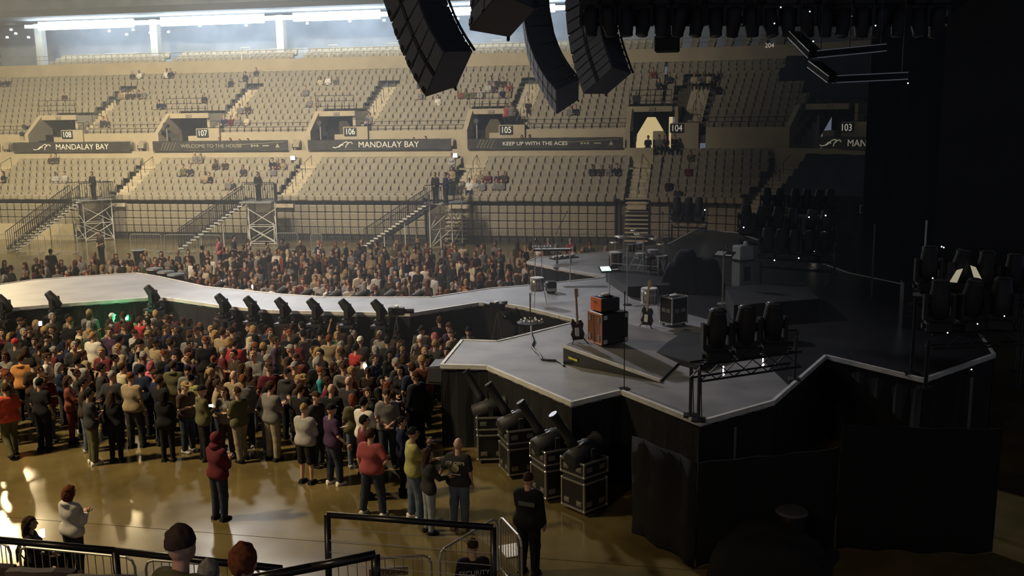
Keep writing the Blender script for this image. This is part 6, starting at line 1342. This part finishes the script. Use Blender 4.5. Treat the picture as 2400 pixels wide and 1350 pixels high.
for k, (x, y, d, top, hr, hc, fc, lab) in enumerate(((420, 1287, 6.1, 'olive', 'beanie', 'dark brown', -15, 'foreground person in brown knit hat and dark green jacket'), (568, 1325, 5.9, 'purple', 'short', 'rust', 10, 'foreground person with reddish brown hair and dark top'), (487, 1352, 7.4, 'grey', 'crop', 'grey', 0, 'foreground person of whom only cropped grey hair shows'))):
    p = PD(x, y, d); z = p.z-HEADZ; person((p.x, p.y, z), fc*DEG, dn('lap'), 'stand', False, top, 'hood' if k == 0 else 'long', 'black', 'long', hr, hc, 0, sit=True, label=lab)
    MB().box((p.x, p.y, z+.78), (.5, .5, .06)).box((p.x, p.y+.05, z+.6), (.08, .3, .4)).build('bench_seat', near_seat, label='brown seat under the %s' % ('person in knit hat', 'person with reddish hair', 'person with grey hair')[k], cat='seat')
near = empty('stand_near_tier', kind='structure')
for k in range(5): MB().box((-4, 8.6-.9*k, 1.2+.21*k), (30, .95, 2.4+.42*k)).build('tier_step', M_TREAD, near)
# folding chair under the sitting woman
ch = empty('folding_chair', (wm.location.x, wm.location.y, 0), wm.rotation_euler.z, label='dark folding chair under the long-haired sitting woman', cat='chair')
bevelbox((.44, .42, .04), .015).build('seat', M_BLK, ch, loc=(0, .08, .4)); bevelbox((.42, .03, .22), .012).build('backrest', M_BLK, ch, loc=(0, -.2, .72))
for sx in (-.2, .2):
    MB().tube((sx, .3, 0), (sx, -.2, .85), .012, 6).build('leg', M_GREYM, ch); MB().tube((sx, -.22, 0), (sx, .22, .4), .012, 6).build('leg', M_GREYM, ch)
# glowing boxes added at two stair heads, then lights on poles beside the portals
for k, (x, y, lab) in enumerate(((687, 370, 'second'), (1067, 364, 'third'))):
    p = PY(x, y, 61.0); e = empty('bright_box', p, label='bright white box on a pole at the head of the %s lower stairs' % lab, cat='lamp'); bevelbox((.34, .12, .3), .03).build('box_housing', M_GREYM, e); MB().box((0, -.07, 0), (.3, .02, .26)).build('bright_face', mat('bright_face_white', (1, 1, .95), emit=(1, .97, .85), es=1.6), e); MB().tube((0, 0, -.15), (0, 0, -.8), .03, 6).build('pole', M_GREYM, e)
for k, (x, y, lab) in enumerate(((62, 318, 'leftmost'), (392, 318, 'second'), (752, 320, 'third'), (1118, 318, 'fourth'))):
    p = PY(x, y, 62.1); e = empty('portal_light_stand', (p.x, p.y, 4.75), label='dark light stand with twin lamps in the %s portal' % lab, cat='light stand'); MB().tube((0, 0, 0), (0, 0, 2.3), .05, 8).build('pole', M_STEEL, e)
    for s, z in ((-.25, 1.9), (.28, 1.7), (0, 2.4)): MB().lathe([(.13, -.2), (.16, .1), (.17, .2)], 10, Matrix.Translation((s, 0, z)) @ Matrix.Rotation(R(80), 4, 'X') @ Matrix.Rotation(R(30*s*4), 4, 'Y')).build('lamp_head', M_BLKM, e)
    MB().tube((-.3, 0, 1.8), (.3, 0, 1.8), .025, 6).build('cross_bar', M_BLKM, e)
# ---- turn every piece of lettering into plain mesh
bpy.context.view_layer.update(); dg = bpy.context.evaluated_depsgraph_get()
for o in [o for o in S.objects if o.type == 'FONT']:
    me = bpy.data.meshes.new_from_object(o.evaluated_get(dg), depsgraph=dg); nm = o.name; o.name = 'old'; n_ = link(nm.split('.')[0], me, o.parent); n_.matrix_parent_inverse = o.matrix_parent_inverse; n_.matrix_basis = o.matrix_basis; bpy.data.objects.remove(o)
# ---- thin haze in the hall
hz = bpy.data.materials.new('stage_haze'); hz.use_nodes = True; nt = hz.node_tree; nt.nodes.remove(nt.nodes['Principled BSDF'])
vs_ = nt.nodes.new('ShaderNodeVolumeScatter'); vs_.inputs['Density'].default_value = .0042; vs_.inputs['Anisotropy'].default_value = .2; vs_.inputs['Color'].default_value = (.9, .95, 1, 1)
nt.links.new(vs_.outputs[0], nt.nodes['Material Output'].inputs['Volume'])
MB().box((-26, 50, 11.5), (78, 56, 24)).build('haze', hz, label='thin smoky haze hanging over the audience side of the hall', cat='haze', kind='stuff')
